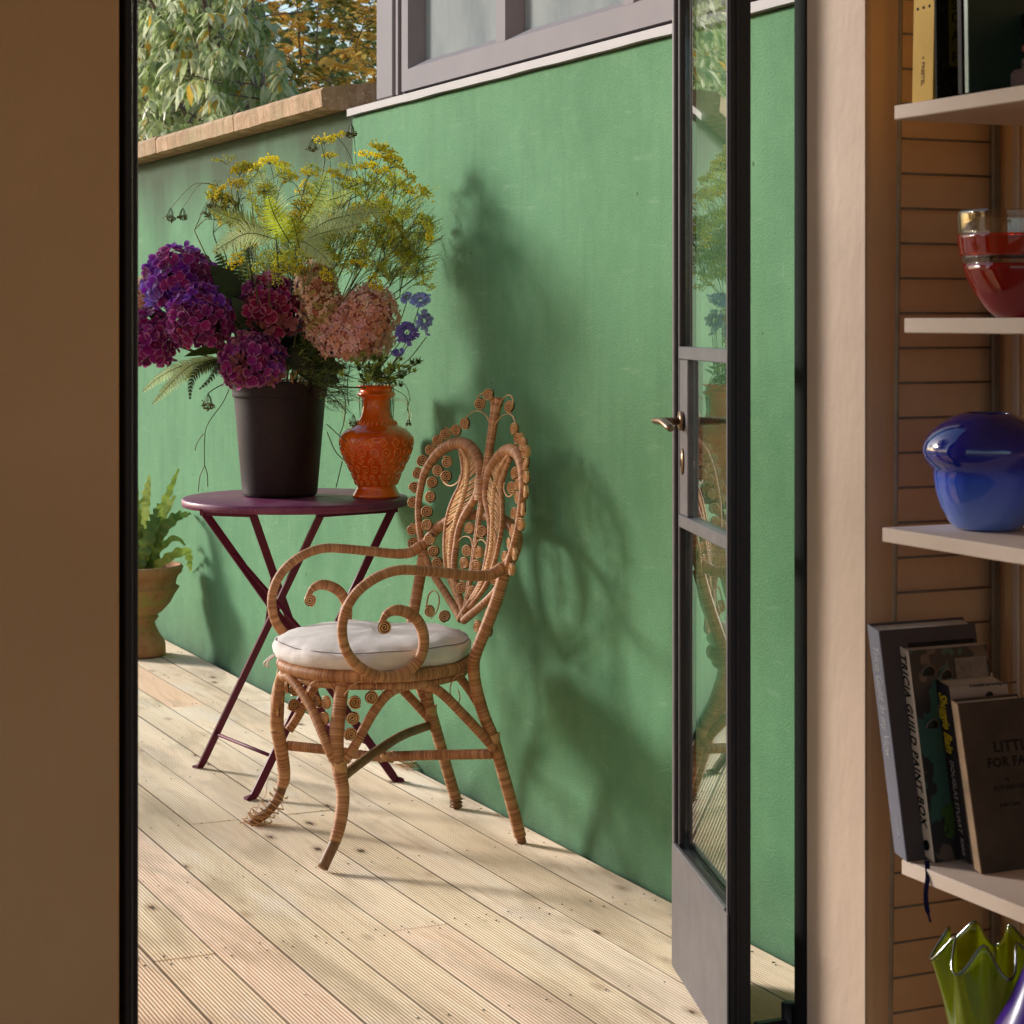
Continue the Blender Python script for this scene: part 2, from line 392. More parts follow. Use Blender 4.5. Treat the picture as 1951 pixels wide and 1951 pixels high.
# --- decking: every board is a part of the terrace
deck = struct(MB().box(-1.0, 2.02, 2.80, 11.0, -0.10, -0.034).build('terrace', simple('joist_shadow', (0.05, 0.035, 0.02), 0.9)))
PITCH, BW = 0.1145, 0.1128
def board_mesh(L, seed):
    nr = 16; z0 = -0.028; prof = []
    w = BW / 2
    prof.append((-w, z0)); prof.append((-w, -0.0005)); prof.append((-w + 0.0004, 0.0))
    x0 = -w + 0.0008; step = (2 * (w - 0.0008)) / nr
    for k in range(nr):
        a = x0 + k * step
        prof += [(a + step * 0.10, -0.0017), (a + step * 0.36, -0.0017), (a + step * 0.52, 0.0), (a + step * 0.94, 0.0)]
    prof += [(w - 0.0006, 0.0), (w, -0.002), (w, z0)]
    n = len(prof); v = []
    for y in (-L / 2, L / 2): v += [(x, y, z) for x, z in prof]
    f = [(k, k + 1, n + k + 1, n + k) for k in range(n - 1)] + [(n - 1, 0, n, 2 * n - 1)]
    f += [tuple(range(n - 1, -1, -1)), tuple(range(n, 2 * n))]
    f = [tuple(reversed(q)) for q in f]
    return MB().add(v, f)
cache = {}
for k in range(26):
    xc = 2.0145 - (k + 0.5) * PITCH
    cuts = [2.80, 3.69, 6.09, 8.49, 11.0] if k % 2 == 0 else [2.80, 4.66, 7.06, 9.46, 11.0]
    if k > 7: cuts = [c for c in cuts if c < 9]
    for a, c in zip(cuts[:-1], cuts[1:]):
        L = round(c - a - 0.0025, 4)
        if L not in cache:
            o = board_mesh(L, 0).build('board', M_DECK, deck); cache[L] = o.data
        else:
            o = bpy.data.objects.new('board', cache[L]); COL.objects.link(o); o.parent = deck
        o.location = (xc + random.uniform(-0.0006, 0.0006), (a + c) / 2, random.uniform(-0.0008, 0.0008))
sc = MB()
for k in range(12):
    xc = 2.0145 - (k + 0.5) * PITCH
    for yj in [3.69 - 0.022, 3.69 + 0.022] + [3.69 + 0.485 * j for j in (-1, 1, 2, 3, 4, 5, 6, 7)]:
        for dx in (-0.033, 0.033):
            x = xc + dx + random.uniform(-0.004, 0.004); y = yj + random.uniform(-0.006, 0.006)
            sc.lathe([(0.0019, 0), (0.0019, 0.0012), (0.001, 0.0013)], 6, (x, y, 0.0))
stuff(sc.build('screw', M_SCREW, deck))
mor = MB(); 
for yj in (6.42, 7.36, 8.30): mor.box(1.985, 2.30, yj - 0.0062, yj + 0.0062, 1.7435, 1.80)
MORTAR = mor
# --- green walls
XW = 2.03
wl = MB(); wl.box(XW, 2.30, 2.80, 5.50, -0.16, 1.716, bev=0.006)
gw = wl.build('garden_wall', M_WALL); group_tag(gw, 'green rendered wall under the white window, lit by low sun beside the deck', 'wall')
far = thing('garden_wall', 'far green wall capped with weathered stone coping, behind the table', 'wall', (2.1, 7.5, 0))
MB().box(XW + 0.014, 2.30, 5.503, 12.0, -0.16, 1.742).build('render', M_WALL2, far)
cuts = [5.577, 6.42, 7.36, 8.30, 9.24, 10.2, 11.2, 12.0]
for a, c in zip(cuts[:-1], cuts[1:]):
    cp = MB(); z0, z1 = 1.743, 1.806 + random.uniform(-0.003, 0.003)
    n = max(6, int((c - a) / 0.05)); prof = [(1.972, z0 + 0.006), (1.968, z1 - 0.012), (1.978, z1), (2.20, z1 + 0.03), (2.36, z1), (2.362, z0), (1.99, z0)]
    v = []
    for j in range(n + 1):
        y = a + 0.006 + (c - a - 0.012) * j / n
        jx = random.uniform(-0.0015, 0.0015); jz = random.uniform(-0.0015, 0.0015)
        for q, (x, z) in enumerate(prof): v.append((x + (jx if q < 3 else 0), y, z + (jz if q in (0, 1) else 0)))
    m_ = len(prof); f = []
    for j in range(n):
        for q in range(m_): f.append((j * m_ + q, (j + 1) * m_ + q, (j + 1) * m_ + (q + 1) % m_, j * m_ + (q + 1) % m_))
    f += [tuple(range(m_)), tuple(range(n * m_ + m_ - 1, n * m_ - 1, -1))]
    cp.add(v, f); cp.build('coping_stone', M_COPING, far)
stuff(MORTAR.build('mortar_joint', simple('old_mortar', (0.16, 0.13, 0.09), .95), far))
lit = MB(); rr = random.Random(4)
for k in range(90):
    y = rr.uniform(3.2, 7.5); x = 2.022 - abs(rr.gauss(0, .05)) if k % 3 else rr.uniform(1.0, 2.0); s_ = rr.uniform(.002, .006); a = rr.uniform(0, 6.28)
    c_ = Vector((x, y, .002)); u = Vector((math.cos(a), math.sin(a), 0)) * s_; w = Vector((-math.sin(a), math.cos(a), .5)) * s_ * .4
    lit.add([c_ - u, c_ - w * .8 + Vector((0, 0, .0015)), c_ + u, c_ + w + Vector((0, 0, .001))], [(0, 1, 2, 3)])
lb = stuff(lit.build('leaf_debris', simple('dry_leaf_bits', (0.13, 0.09, 0.04), .9, var=.4, scale=90))); lb['label'] = 'dry leaf crumbs and grit gathered along the foot of the green wall'
# --- the white window standing on the near wall
win = thing('window', 'white painted casement window with obscured grey panes on top of the green wall', 'window', (2.05, 4.2, 1.73))
F0 = XW - 0.014
def wy(x): return PX(x * K, 100, XW - 0.012).y
sill = MB(); n = 60; v = []
for j in range(n + 1):
    y = 2.80 + (5.50 - 2.80) * j / n
    zz = 1.714 + 0.0011 * math.sin(j * .8) * math.sin(j * .23)
    v += [(F0 - 0.0008, y, zz + 0.003), (F0 - 0.001, y, 1.7365), (2.29, y, 1.742), (2.29, y, 1.7165)]
f = [(4 * j + q, 4 * j + (q + 1) % 4, 4 * j + 4 + (q + 1) % 4, 4 * j + 4 + q) for j in range(n) for q in range(4)]
sill.add(v, f + [(0, 3, 2, 1), (4 * n, 4 * n + 1, 4 * n + 2, 4 * n + 3)]).build('sill', M_SILL, win)
F0 = XW - 0.014
yA, yB = wy(711), wy(742)
MB().box(F0, 2.16, yB, yA, 1.7385, 2.75, bev=0.004).build('outer_frame', M_WHITEFRAME, win)
MB().box(F0 + 0.012, 2.13, wy(756), yB - 0.0005, 1.7385, 2.75).build('gasket', M_GASKET, win)
MB().box(F0 + 0.002, 2.10, wy(751), wy(746), 1.739, 2.75, bev=0.002).build('frame_bead', M_WHITEFRAME, win)
y0s, y1s = 2.82, wy(756) - 0.001
zs0, zg = 1.745, 1.822
def bevelled(y0, y1, z0, z1, ys, vertical):
    """a sash member with its edges sloped back to the glass"""
    b = MB(); fx, gx, s_ = F0 + 0.004, F0 + 0.042, 0.022
    if vertical:
        P = [(gx, y0), (fx, y0 + (s_ if ys[0] else 0)), (fx, y1 - (s_ if ys[1] else 0)), (gx, y1), (gx + 0.03, y1), (gx + 0.03, y0)]
        v = [(x, y, z0) for x, y in P] + [(x, y, z1) for x, y in P]
    else:
        P = [(gx, z1), (fx, z1 - s_), (fx, z0), (gx + 0.03, z0), (gx + 0.03, z1)]
        v = [(x, y0, z) for x, z in P] + [(x, y1, z) for x, z in P]
    n = len(P); f = [(k, (k + 1) % n, n + (k + 1) % n, n + k) for k in range(n)] + [tuple(range(n - 1, -1, -1)), tuple(range(n, 2 * n))]
    return b.add(v, f)
bevelled(y0s, y1s, zs0, zg, None, False).build('bottom_rail', M_WHITEFRAME, win)
bevelled(wy(774), y1s, zg - 0.022, 2.75, (1, 0), True).build('stile', M_WHITEFRAME, win)
MB().box(F0 + 0.0045, F0 + 0.07, wy(762), y1s - 0.0003, zs0 + 0.0005, zg - 0.022).build('stile_foot', M_WHITEFRAME, win)
for a, c in ((959, 927), (1203, 1165), (1440, 1395)):
    bevelled(wy(a), wy(c), zg - 0.0215, 2.75, (1, 1), True).build('mullion', M_WHITEFRAME, win)
for a, c in ((773, 928), (958, 1166), (1202, 1396), (1439, 1530)):
    MB().box(F0 + 0.0445, F0 + 0.052, max(2.83, wy(c)) , wy(a), zg - 0.004, 2.75).build('pane', M_OBSCURE, win)
MB().box(F0, 2.16, 2.82, yA, 2.75, 2.83).build('head', M_WHITEFRAME, win)
# --- the room the picture is taken from
room = struct(MB().box(-2.6, 2.10, -3.0, 2.80, -0.16, -0.02).build('interior_floor', M_FLOOR))
struct(MB().box(-2.6, 2.10, -3.0, 2.80, 2.60, 2.75).build('ceiling', M_CEIL))
struct(MB().box(1.986, 2.025, -3.0, 2.58, -0.02, 2.60).build('wall_right', M_PAINT))
lw = MB(); lw.box(-2.6, -2.5, 1.2, 2.58, -0.02, 2.60); lw.box(-2.6, -2.5, -3.0, 1.2, -0.02, 0.2); lw.box(-2.6, -2.5, -3.0, 1.2, 2.45, 2.60)
struct(lw.build('wall_left', M_PAINT))
fw = MB(); fw.box(-2.6, 0.645, 2.58, 2.79, -0.02, 2.60, bev=0.004); 
fw.box(0.645, 1.757, 2.58, 2.79, 2.16, 2.60)
struct(fw.build('wall_front', M_PAINT))
M_PIER = mk_plaster('shaded_pier_paint', (0.58, 0.35, 0.19), (0.66, 0.41, 0.23), 1.3, 0.3)  # the wall paint made darker: the corner's shade is put into its colour
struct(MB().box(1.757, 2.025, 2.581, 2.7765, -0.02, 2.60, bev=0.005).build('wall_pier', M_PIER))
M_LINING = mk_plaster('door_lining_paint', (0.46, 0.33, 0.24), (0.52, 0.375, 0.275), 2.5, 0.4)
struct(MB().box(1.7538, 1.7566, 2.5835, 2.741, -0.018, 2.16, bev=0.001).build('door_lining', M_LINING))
sk = MB(); sk.box(1.979, 1.9855, 2.518, 2.532, -0.02, 2.60, bev=0.002)
struct(sk.build('wall_moulding', M_PAINTED_WOOD))
# --- steel door frame
df = thing('door_frame', 'black steel door frame set in the beige opening', 'door frame', (1.2, 2.75, 0))
M_JAMB = simple('black_jamb_paint', (0.005, 0.0035, 0.004), 0.7, spec=0.2)
b = MB(); b.box(1.7530, 1.81, 2.7415, 2.777, 0.0, 2.16, bev=0.002); b.build('jamb', M_JAMB, df)
b = MB(); b.box(0.60, 0.700, 2.700, 2.735, 0.0, 2.16, bev=0.002); b.box(0.672, 0.684, 2.665, 2.6995, 0.0, 2.16, bev=0.002); b.build('jamb', M_STEEL, df)
MB().box(0.70, 1.7535, 2.70, 2.735, 2.12, 2.16).build('head', M_STEEL, df)
MB().box(0.646, 1.7535, 2.60, 2.79, -0.019, 0.012, bev=0.003).build('threshold', M_STEEL, df)
# --- the open glazed steel door: local u along the leaf from the hinge, t through its thickness
H0 = PZ(1392, 1951 + 120, 0.0); H0 = Vector((1.665, 2.823, 0)); FAR = Vector((1.801, 3.245, 0))
uu = (FAR - H0).normalized(); DL = (FAR - H0).length; nn = Vector((uu.y, -uu.x, 0))
DM = Matrix(((uu.x, nn.x, 0, H0.x), (uu.y, nn.y, 0, H0.y), (0, 0, 1, 0), (0, 0, 0, 1)))
door = thing('glazed_door', 'open dark steel door with tall glass panes and a grey kick panel', 'door', tuple(H0))
def dbox(name, u0, u1, t0, t1, z0, z1, mat, bev=0.0015):
    return MB().box(u0, u1, t0, t1, z0, z1, DM, bev=bev).build(name, mat, door)
TH = 0.034
dbox('stile', 0.0, 0.022, 0.0, TH, 0.012, 2.12, M_STEEL)
dbox('stile', DL - 0.030, DL, 0.004, TH, 0.012, 2.12, M_STEEL)
dbox('edge_strip', DL - 0.0135, DL + 0.003, -0.003, 0.0035, 0.02, 2.12, M_STEELGREY)
dbox('edge_strip', 0.003, 0.011, -0.003, -0.0003, 0.22, 2.12, M_STEELGREY)
dbox('rail', 0.0225, DL - 0.0305, 0.002, TH - 0.004, 1.082, 1.104, M_STEELGREY)
dbox('rail', 0.0225, DL - 0.0305, 0.002, TH - 0.004, 0.789, 0.811, M_STEELGREY)
dbox('rail', 0.0225, DL - 0.0305, 0.002, TH - 0.004, 2.08, 2.12, M_STEEL)
dbox('lock_stile', DL - 0.098, DL - 0.0308, 0.004, TH - 0.003, 0.8115, 1.0815, M_STEELGREY)
dbox('kick_panel', -0.0005, DL + 0.001, -0.004, -0.0005, 0.012, 0.228, M_STEELGREY)
dbox('kick_panel', 0.0225, DL - 0.0305, 0.002, TH - 0.004, 0.012, 0.2275, M_STEEL)
dbox('glazing_bead', 0.012, DL - 0.02, -0.006, 0.0015, 0.2285, 0.234, M_STEELGREY)
for u0, u1, z0, z1 in ((0.022, DL - 0.030, 1.104, 2.08), (0.022, DL - 0.098, 0.811, 1.082), (0.022, DL - 0.030, 0.2275, 0.789)):
    dbox('pane', u0 + 0.0004, u1 - 0.0004, 0.014, 0.018, z0 + 0.0004, z1 - 0.0004, M_DOORGLASS, 0)
dbox('stile_ridge', 0.004, 0.018, -0.0, 0.0, 0, 0, M_STEEL) if False else None
dbox('stile_ridge', -0.0045, -0.0003, 0.011, 0.016, 0.02, 2.12, M_STEEL, 0.0008)
M_BRASS = simple('aged_brass', (0.28, 0.19, 0.12), 0.33, metal=0.9, var=0.35, scale=60)
def dp(u, t, z): return DM @ Vector((u, t, z))
HZD, HU = 0.975, DL - 0.060
lv = MB()
for sgn, t0 in ((-1, 0.003), (1, TH - 0.003)):
    lv.tube([dp(HU, t0, HZD), dp(HU, t0 + sgn * 0.006, HZD)], 0.017, 16)
    lv.tube([dp(HU, t0 + sgn * 0.006, HZD), dp(HU, t0 + sgn * 0.042, HZD)], 0.0065, 12)
    pts = spline([dp(HU, t0 + sgn * 0.036, HZD), dp(HU - 0.006, t0 + sgn * 0.047, HZD + 0.001), dp(HU - 0.03, t0 + sgn * 0.050, HZD + 0.002), dp(HU - 0.07, t0 + sgn * 0.048, HZD + 0.003), dp(HU - 0.105, t0 + sgn * 0.044, HZD - 0.004), dp(HU - 0.112, t0 + sgn * 0.040, HZD - 0.008)], 0.004)
    lv.tube(pts, 0.0085, 12, ell=0.7)
lv.build('lever_handle', M_BRASS, door)
kp = MB(); kp.lathe([(0.0001, 0), (0.012, 0.0), (0.012, 0.002), (0.0001, 0.003)], 20)
for z in (0.905,):
    R_ = Matrix.Translation(dp(HU, 0.0035, z)) @ Matrix(((uu.x, 0, -nn.x, 0), (uu.y, 0, -nn.y, 0), (0, 1, 0, 0), (0, 0, 0, 1)))
    kp.v = [tuple(R_ @ Vector((x, y * 1.9, zz))) for x, y, zz in kp.v]
kcov = kp.build('keyhole_cover', M_BRASS, door)
kh = MB().box(HU - 0.0018, HU + 0.0018, -0.0012, -0.0004, 0.896, 0.909, DM).build('keyhole', M_GASKET, kcov); kh.matrix_parent_inverse = Matrix.Identity(4)
hb = MB(); hb.box(1.697, 1.7535, 2.790, 2.806, 0.035, 0.062, bev=0.002)
hb.tube([(1.7535 + 0.004, 2.798, 0.02), (1.7535 + 0.004, 2.798, 0.085)], 0.012, 14)
hb.build('hinge', M_STEEL, door)
hb = MB(); hb.box(1.697, 1.7535, 2.790, 2.806, 1.95, 1.977, bev=0.002); hb.tube([(1.7575, 2.798, 1.935), (1.7575, 2.798, 2.0)], 0.012, 14); hb.build('hinge', M_STEEL, door)
# ================================================================== RATTAN CHAIR
def mk_rattan(name, tones, pitch, wrap=True):
    m, nt, b = newmat(name)
    uv = nd(nt, 'ShaderNodeUVMap', uv_map='uv').outputs[0]
    s = nd(nt, 'ShaderNodeSeparateXYZ', ins={0: uv})
    p = worldpos(nt)
    if wrap:
        turn = math_(nt, 'MULTIPLY', s.outputs[0], 1 / pitch)
        idx = math_(nt, 'FLOOR', turn)
        wn_ = nd(nt, 'ShaderNodeTexWhiteNoise', noise_dimensions='1D', ins={'W': idx}).outputs[0]
        broad = noise(nt, p, 16, 3, 0.6)
        f = math_(nt, 'ADD', math_(nt, 'MULTIPLY', wn_, 0.42), math_(nt, 'MULTIPLY', broad, 0.5))
        c = ramp(nt, f, [(0.15, tones[0]), (0.5, tones[1]), (0.85, tones[2])])
        fr = math_(nt, 'FRACT', turn)
        edge = ramp(nt, fr, [(0.0, 1.0), (0.14, 0.0), (0.86, 0.0), (1.0, 1.0)])
        c = mixc(nt, math_(nt, 'MULTIPLY', edge, 0.55), c, (0.10, 0.045, 0.02))
    else:
        c = ramp(nt, noise(nt, p, 40, 5, 0.65), [(0.3, tones[0]), (0.5, tones[1]), (0.72, tones[2])])
    nt.links.new(c, b.inputs['Base Color'])
    b.inputs['Roughness'].default_value = 0.5; b.inputs['Specular IOR Level'].default_value = 0.3
    bump(nt, noise(nt, p, 380, 3, 0.6), 0.25, 0.0006)
    return m
WP = 0.0031
M_RAT = mk_rattan('rattan_wrap', ((0.29, 0.115, 0.048), (0.54, 0.265, 0.125), (0.74, 0.45, 0.25)), WP)
M_RATC = mk_rattan('rattan_peel', ((0.47, 0.24, 0.10), (0.66, 0.38, 0.18), (0.78, 0.49, 0.26)), WP, False)
M_CANE = mk_rattan('bare_cane', ((0.15, 0.075, 0.035), (0.25, 0.13, 0.065), (0.34, 0.18, 0.10)), WP, False)
def wrapped(mb, pts, r, sides=10, ridge=0.00055, step=None):
    """a cane bound with flat peel: one ridge per turn"""
    P = spline([tuple(p) + ((rr,) if not isinstance(r, (int, float)) else (r,)) for p, rr in zip(pts, r if not isinstance(r, (int, float)) else [r] * len(pts))], WP / 3)
    path = [Vector(q[:3]) for q in P]
    rad = [q[3] + (ridge if k % 3 else -ridge) for k, q in enumerate(P)]
    return mb.tube(path, rad, sides)
YC = 4.37
def back_x(Y, z): return 1.88 + 0.17 * (z - 0.478) - 0.4 * (Y - YC) ** 2
def PB(x, y, off=0.0):
    """photo pixel onto the curved, leaning plane of the chair back"""
    d = ray(x, y); t0, t1 = 3.9, 6.0
    f = lambda t: (O + d * t).x - back_x((O + d * t).y, (O + d * t).z) - off
    for _ in range(40):
        m = (t0 + t1) / 2
        if f(m) > 0: t1 = m
        else: t0 = m
    return O + d * t0
def c3(cx, cy, off=0.0): return PB(740 + cx / 3.864, 700 + cy / 3.864, off)
def c4_(cx, cy): return 440 + cx / 2.76, 1000 + cy / 2.76
def mir(p): return Vector((p.x, 2 * YC - p.y, p.z))
def rx(p, off=0.0): return Vector((back_x(p.y, p.z) + off, p.y, p.z))
def q4(cx, cy, Y): return PY(*c4_(cx, cy), Y)
chair = thing('wicker_armchair', 'ornate rattan peacock armchair with coiled scrolls and curled arms, against the green wall', 'armchair', (1.67, YC, 0))
# --- back: each half is a looped frame cane, an inner rib and a woven band between
loopL = [(535, 1860), (500, 1790), (420, 1660), (330, 1520), (268, 1380), (238, 1250), (222, 1120), (222, 1000), (240, 880), (270, 770), (325, 680), (390, 610), (465, 568), (545, 560), (610, 592), (655, 660), (678, 750), (672, 840), (645, 950), (590, 1040), (545, 1120), (515, 1210), (497, 1320), (484, 1440), (490, 1560), (520, 1680), (552, 1800), (560, 1840)]
rL = [.0085, .009, .0085, .008, .008, .008, .008, .008, .0088, .0095, .011, .0125, .0135, .0142, .0135, .0125, .0115, .0105, .009, .0085, .008, .008, .0078, .0078, .0078, .0078, .0078, .0078]
ribL = [(528, 610), (546, 700), (548, 790), (522, 880), (478, 970), (445, 1060), (425, 1160), (415, 1280), (418, 1400), (432, 1500), (465, 1600), (520, 1740)]
def yfix(p):     # flatten tracing error: keep the photo's height, nudge the width to be symmetric about the chair's middle
    return p
for side in (0, 1):
    T = (lambda p: p) if side == 0 else mir
    lp = [T(c3(*q)) for q in loopL]; rb = [T(c3(*q)) for q in ribL]
    b = MB(); wrapped(b, lp, rL, 12); b.build('back_loop', M_RAT, chair)
    b = MB(); wrapped(b, rb, 0.0052, 8); b.build('back_rib', M_RAT, chair)
    w = MB()
    A = spline(rb, 0.0078); Bp = spline([lp[k] for k in (13, 14, 15, 16, 17, 18, 19, 20, 21, 22, 23, 24, 25)], 0.0078)
    n = min(len(A), len(Bp)) - 3
    mids = []
    for k in range(1, n):
        a = Vector(A[int(k * (len(A) - 1) / n)]); c = Vector(Bp[int(k * (len(Bp) - 1) / n)])
        if (a - c).length > 0.16: continue
        mid = (a + c) / 2; mids.append(mid)
        w.tube([a, mid + Vector((-0.0015, 0, 0.0012 * (-1) ** k)), c], 0.0023, 6)
    for k in range(len(mids) - 1):
        a, c = mids[k], mids[k + 1]
        for s_ in (-1, 1):
            w.tube([a + Vector((-0.003, s_ * 0.009, 0)), (a + c) / 2 + Vector((-0.006, s_ * 0.002, 0)), c + Vector((-0.003, -s_ * 0.009, 0))], 0.0027, 5)
    stuff(w.build('woven_band', M_RATC, chair))
# --- centre post, splaying at the top, with the binding below
b = MB()
post = [(556, 1820), (590, 1640), (622, 1440), (645, 1260), (662, 1100), (684, 960), (700, 860), (722, 700), (745, 560), (762, 450), (778, 350), (806, 222)]
pw = [.0052, .0055, .0055, .0055, .006, .007, .0082, .0085, .009, .0095, .0105, .0135]
lo = [Vector((back_x(YC, c3(*q).z), YC + 0.35 * (c3(*q).y - YC), c3(*q).z)) for q in post]
for s_ in (-1, 1):
    wrapped(b, [p + Vector((0.002, s_ * w * 0.75, 0)) for p, w in zip(lo, pw)], [w * 0.8 for w in pw], 10)
b.build('back_post', M_RAT, chair)
b = MB(); wrapped(b, [lo[6] + Vector((-0.004, 0, -0.036)), lo[6] + Vector((-0.004, 0, 0.0)), lo[6] + Vector((-0.004, 0, 0.014))], 0.0165, 16)
b.v = [(x, YC + (y - YC) * 1.25, z) for x, y, z in b.v]; b.build('binding', M_RAT, chair)
# --- coils: a flat spiral of peel, one mesh shared by all
def coil_mesh(r, turns=2.7, h=0.0042):
    v = []; f = []; n = int(turns * 18); gap = r / turns; th = gap * 0.52
    for k in range(n + 1):
        a = 2 * math.pi * turns * k / n; q = 0.0012 + (r - 0.0012) * k / n
        for (dr, dz) in ((-th / 2, -h), (th / 2, -h), (th / 2, h * 0.75), (0, h), (-th / 2, h * 0.75)):
            v.append(((q + dr) * math.cos(a), (q + dr) * math.sin(a), dz))
    for k in range(n):
        for j in range(5): f.append((k * 5 + j, k * 5 + (j + 1) % 5, k * 5 + 5 + (j + 1) % 5, k * 5 + 5 + j))
    f += [(4, 3, 2, 1, 0), tuple(n * 5 + j for j in range(5))]
    b = MB(); b.add(v, f); b.lathe([(0.0, -0.0012), (r * 0.93, -0.0012), (r * 0.93, -h * 0.8), (0.0, -h * 0.8)], 20, mi=1); o = b.build('coil', [M_RATC, M_COILBACK]); d = o.data; bpy.data.objects.remove(o); return d
M_COILBACK = simple('coil_shadow_gap', (0.07, 0.025, 0.01), 0.8)
COIL = coil_mesh(0.0143)
def coil(p, nrm, s=1.0):
    o = bpy.data.objects.new('coil', COIL); COL.objects.link(o); o.parent = chair
    q = Vector(nrm).to_track_quat('Z', 'Y') @ Matrix.Rotation(random.uniform(0, 6.28), 4, 'Z').to_quaternion()
    o.rotation_mode = 'QUATERNION'; o.rotation_quaternion = q; o.location = Vector(p) - Vector(chair.location); o.scale = (s, s, 1)
    return o
def bnorm(p): return Vector((-1, -0.5 - 2.0 * (p.y - YC), 0.12)).normalized()
outer = [(565, 410), (500, 466), (420, 487), (362, 535), (308, 605), (253, 687), (213, 780), (195, 885), (180, 990), (172, 1195), (178, 1295)]
inner = [(430, 697), (367, 757), (428, 800), (325, 845), (311, 952), (286, 1060), (287, 1160), (303, 1260), (335, 1352), (361, 1437)]
centre = [(600, 1187), (580, 1345), (563, 1440), (535, 1620)]
lowd = [(415, 1830), (300, 1795)]
for q in outer + inner + centre + lowd + [(672, 266)]:
    for side in (0, 1):
        p = c3(*q); p = p if side == 0 else mir(p)
        coil(p, bnorm(p) + Vector((0, random.uniform(-.25, .25), random.uniform(-.15, .15))))
topc = lo[-1]; coil(topc + Vector((-0.016, 0.012, 0.008)), (-0.8, -0.5, 0.35)); coil(topc + Vector((-0.012, -0.016, 0.0)), (-0.5, 0.7, 0.35), 0.9) if False else None
# --- thin curls of cane
arcs = [[(748, 480), (742, 400), (705, 338), (645, 320), (590, 352), (555, 400)],
        [(765, 345), (752, 240), (720, 192), (680, 195), (655, 225), (650, 262)],
        [(528, 790), (512, 842), (462, 872), (412, 852), (394, 812)],
        [(312, 1850), (358, 1790), (374, 1700), (345, 1645), (305, 1662), (285, 1720), (277, 1790)],
        [(505, 1300), (535, 1258), (575, 1243), (610, 1265), (618, 1330)]]
for q in arcs:
    for side in (0, 1):
        pts = [c3(a, c_) for a, c_ in q]; pts = pts if side == 0 else [mir(p) for p in pts]
        MB().tube([Vector(p) for p in spline(pts, 0.004)], 0.0021, 6, ell=0.55).build('curl', M_RATC, chair)
# --- arms (mirrored) and the hoop that carries them round behind the back
arm = [(1455, 215), (1415, 232), (1365, 262), (1280, 268), (1150, 255), (1010, 242), (900, 237), (815, 255), (730, 298), (660, 358), (610, 435), (586, 520), (590, 610), (622, 690), (682, 752), (760, 792), (850, 797), (930, 766), (985, 716), (1012, 640), (1008, 560), (975, 495), (920, 458), (865, 449), (818, 470), (786, 520)]
ra = [.0125, .0125, .012, .0112, .0108, .0105, .0105, .0105, .0105, .0105, .0105, .0105, .0105, .0108, .0112, .0115, .0115, .0115, .0115, .0115, .0118, .012, .012, .0112, .0085, .005]
YN = 4.135
armp = [q4(a, c_, YN) for a, c_ in arm]
for side in (0, 1):
    ap = armp if side == 0 else [mir(p) for p in armp]
    b = MB(); wrapped(b, ap, ra, 12); b.build('arm', M_RAT, chair)
    c_ = q4(806, 540, YN - 0.004); c_ = c_ if side == 0 else mir(c_)
    coil(c_, (-0.15, -1 if side == 0 else 1, 0.1), 1.05)
j0 = armp[0]
hoop = []
for k in range(13):
    a = math.pi * k / 12
    hoop.append(Vector((j0.x + 0.065 * math.sin(a) ** 0.8 + 0.0, YC - (YC - YN) * math.cos(a), j0.z + 0.085 * math.sin(a) ** 0.7)))
b = MB(); wrapped(b, hoop, 0.0125, 12); b.build('hoop', M_RAT, chair)
# --- seat
zS = 0.392
ring = [(1.668 + 0.205 * math.cos(a), YC + 0.205 * math.sin(a), zS) for a in [2 * math.pi * k / 24 for k in range(25)]]
b = MB(); wrapped(b, ring, 0.0138, 12); b.build('seat_ring', M_RAT, chair)
ring2 = [(1.668 + 0.198 * math.cos(a), YC + 0.198 * math.sin(a), zS - 0.021) for a in [2 * math.pi * k / 24 for k in range(25)]]
b = MB(); wrapped(b, ring2, 0.0085, 10); b.build('seat_ring', M_RAT, chair)
sw = MB()
for k in range(-24, 25):
    y = k * 0.0082; hx = math.sqrt(max(0, 0.2 ** 2 - y * y))
    if hx > 0.02: sw.tube([(1.668 - hx, YC + y, zS + 0.006), (1.668, YC + y, zS + 0.002), (1.668 + hx, YC + y, zS + 0.006)], 0.0028, 5)
stuff(sw.build('seat_weave', M_RATC, chair))
# --- legs
def lerpY(P, Y0, Y1): n = len(P); return [q4(x, y, Y0 + (Y1 - Y0) * k / (n - 1)) for k, (x, y) in enumerate(P)]
fl = [(592, 815), (578, 900), (566, 1000), (556, 1100), (556, 1200), (572, 1300), (588, 1400), (584, 1500), (568, 1590), (545, 1670)]
p = lerpY(fl + [(512, 1740), (482, 1806)], 4.225, 4.14)
b = MB(); wrapped(b, p[:10], [.0148, .015, .0155, .0158, .0158, .015, .0145, .0142, .0138, .0125], 12); b.build('leg', M_RAT, chair)
b = MB(); b.tube([Vector(q[:3]) for q in spline([p[8], p[9], p[10], p[11] + Vector((0, 0, 0.0))], 0.01)], 0.0118, 12); foot = b.build('leg_tip', M_CANE, chair)
fr = [(272, 800), (250, 880), (243, 980), (243, 1060), (258, 1150), (275, 1250), (280, 1330), (262, 1400), (226, 1470), (170, 1528), (104, 1572)]
p2 = lerpY(fr, 4.515, 4.60)
b = MB(); wrapped(b, p2[:7] + [p2[6].lerp(p2[7], 0.6)], [.0145, .0150, .0155, .0155, .0150, .0145, .0138, .0125], 12); b.build('leg', M_RAT, chair)
b = MB(); b.tube([Vector(q[:3]) for q in spline(p2[6:], 0.01)], 0.0112, 12); b.build('leg_tip', M_CANE, chair)
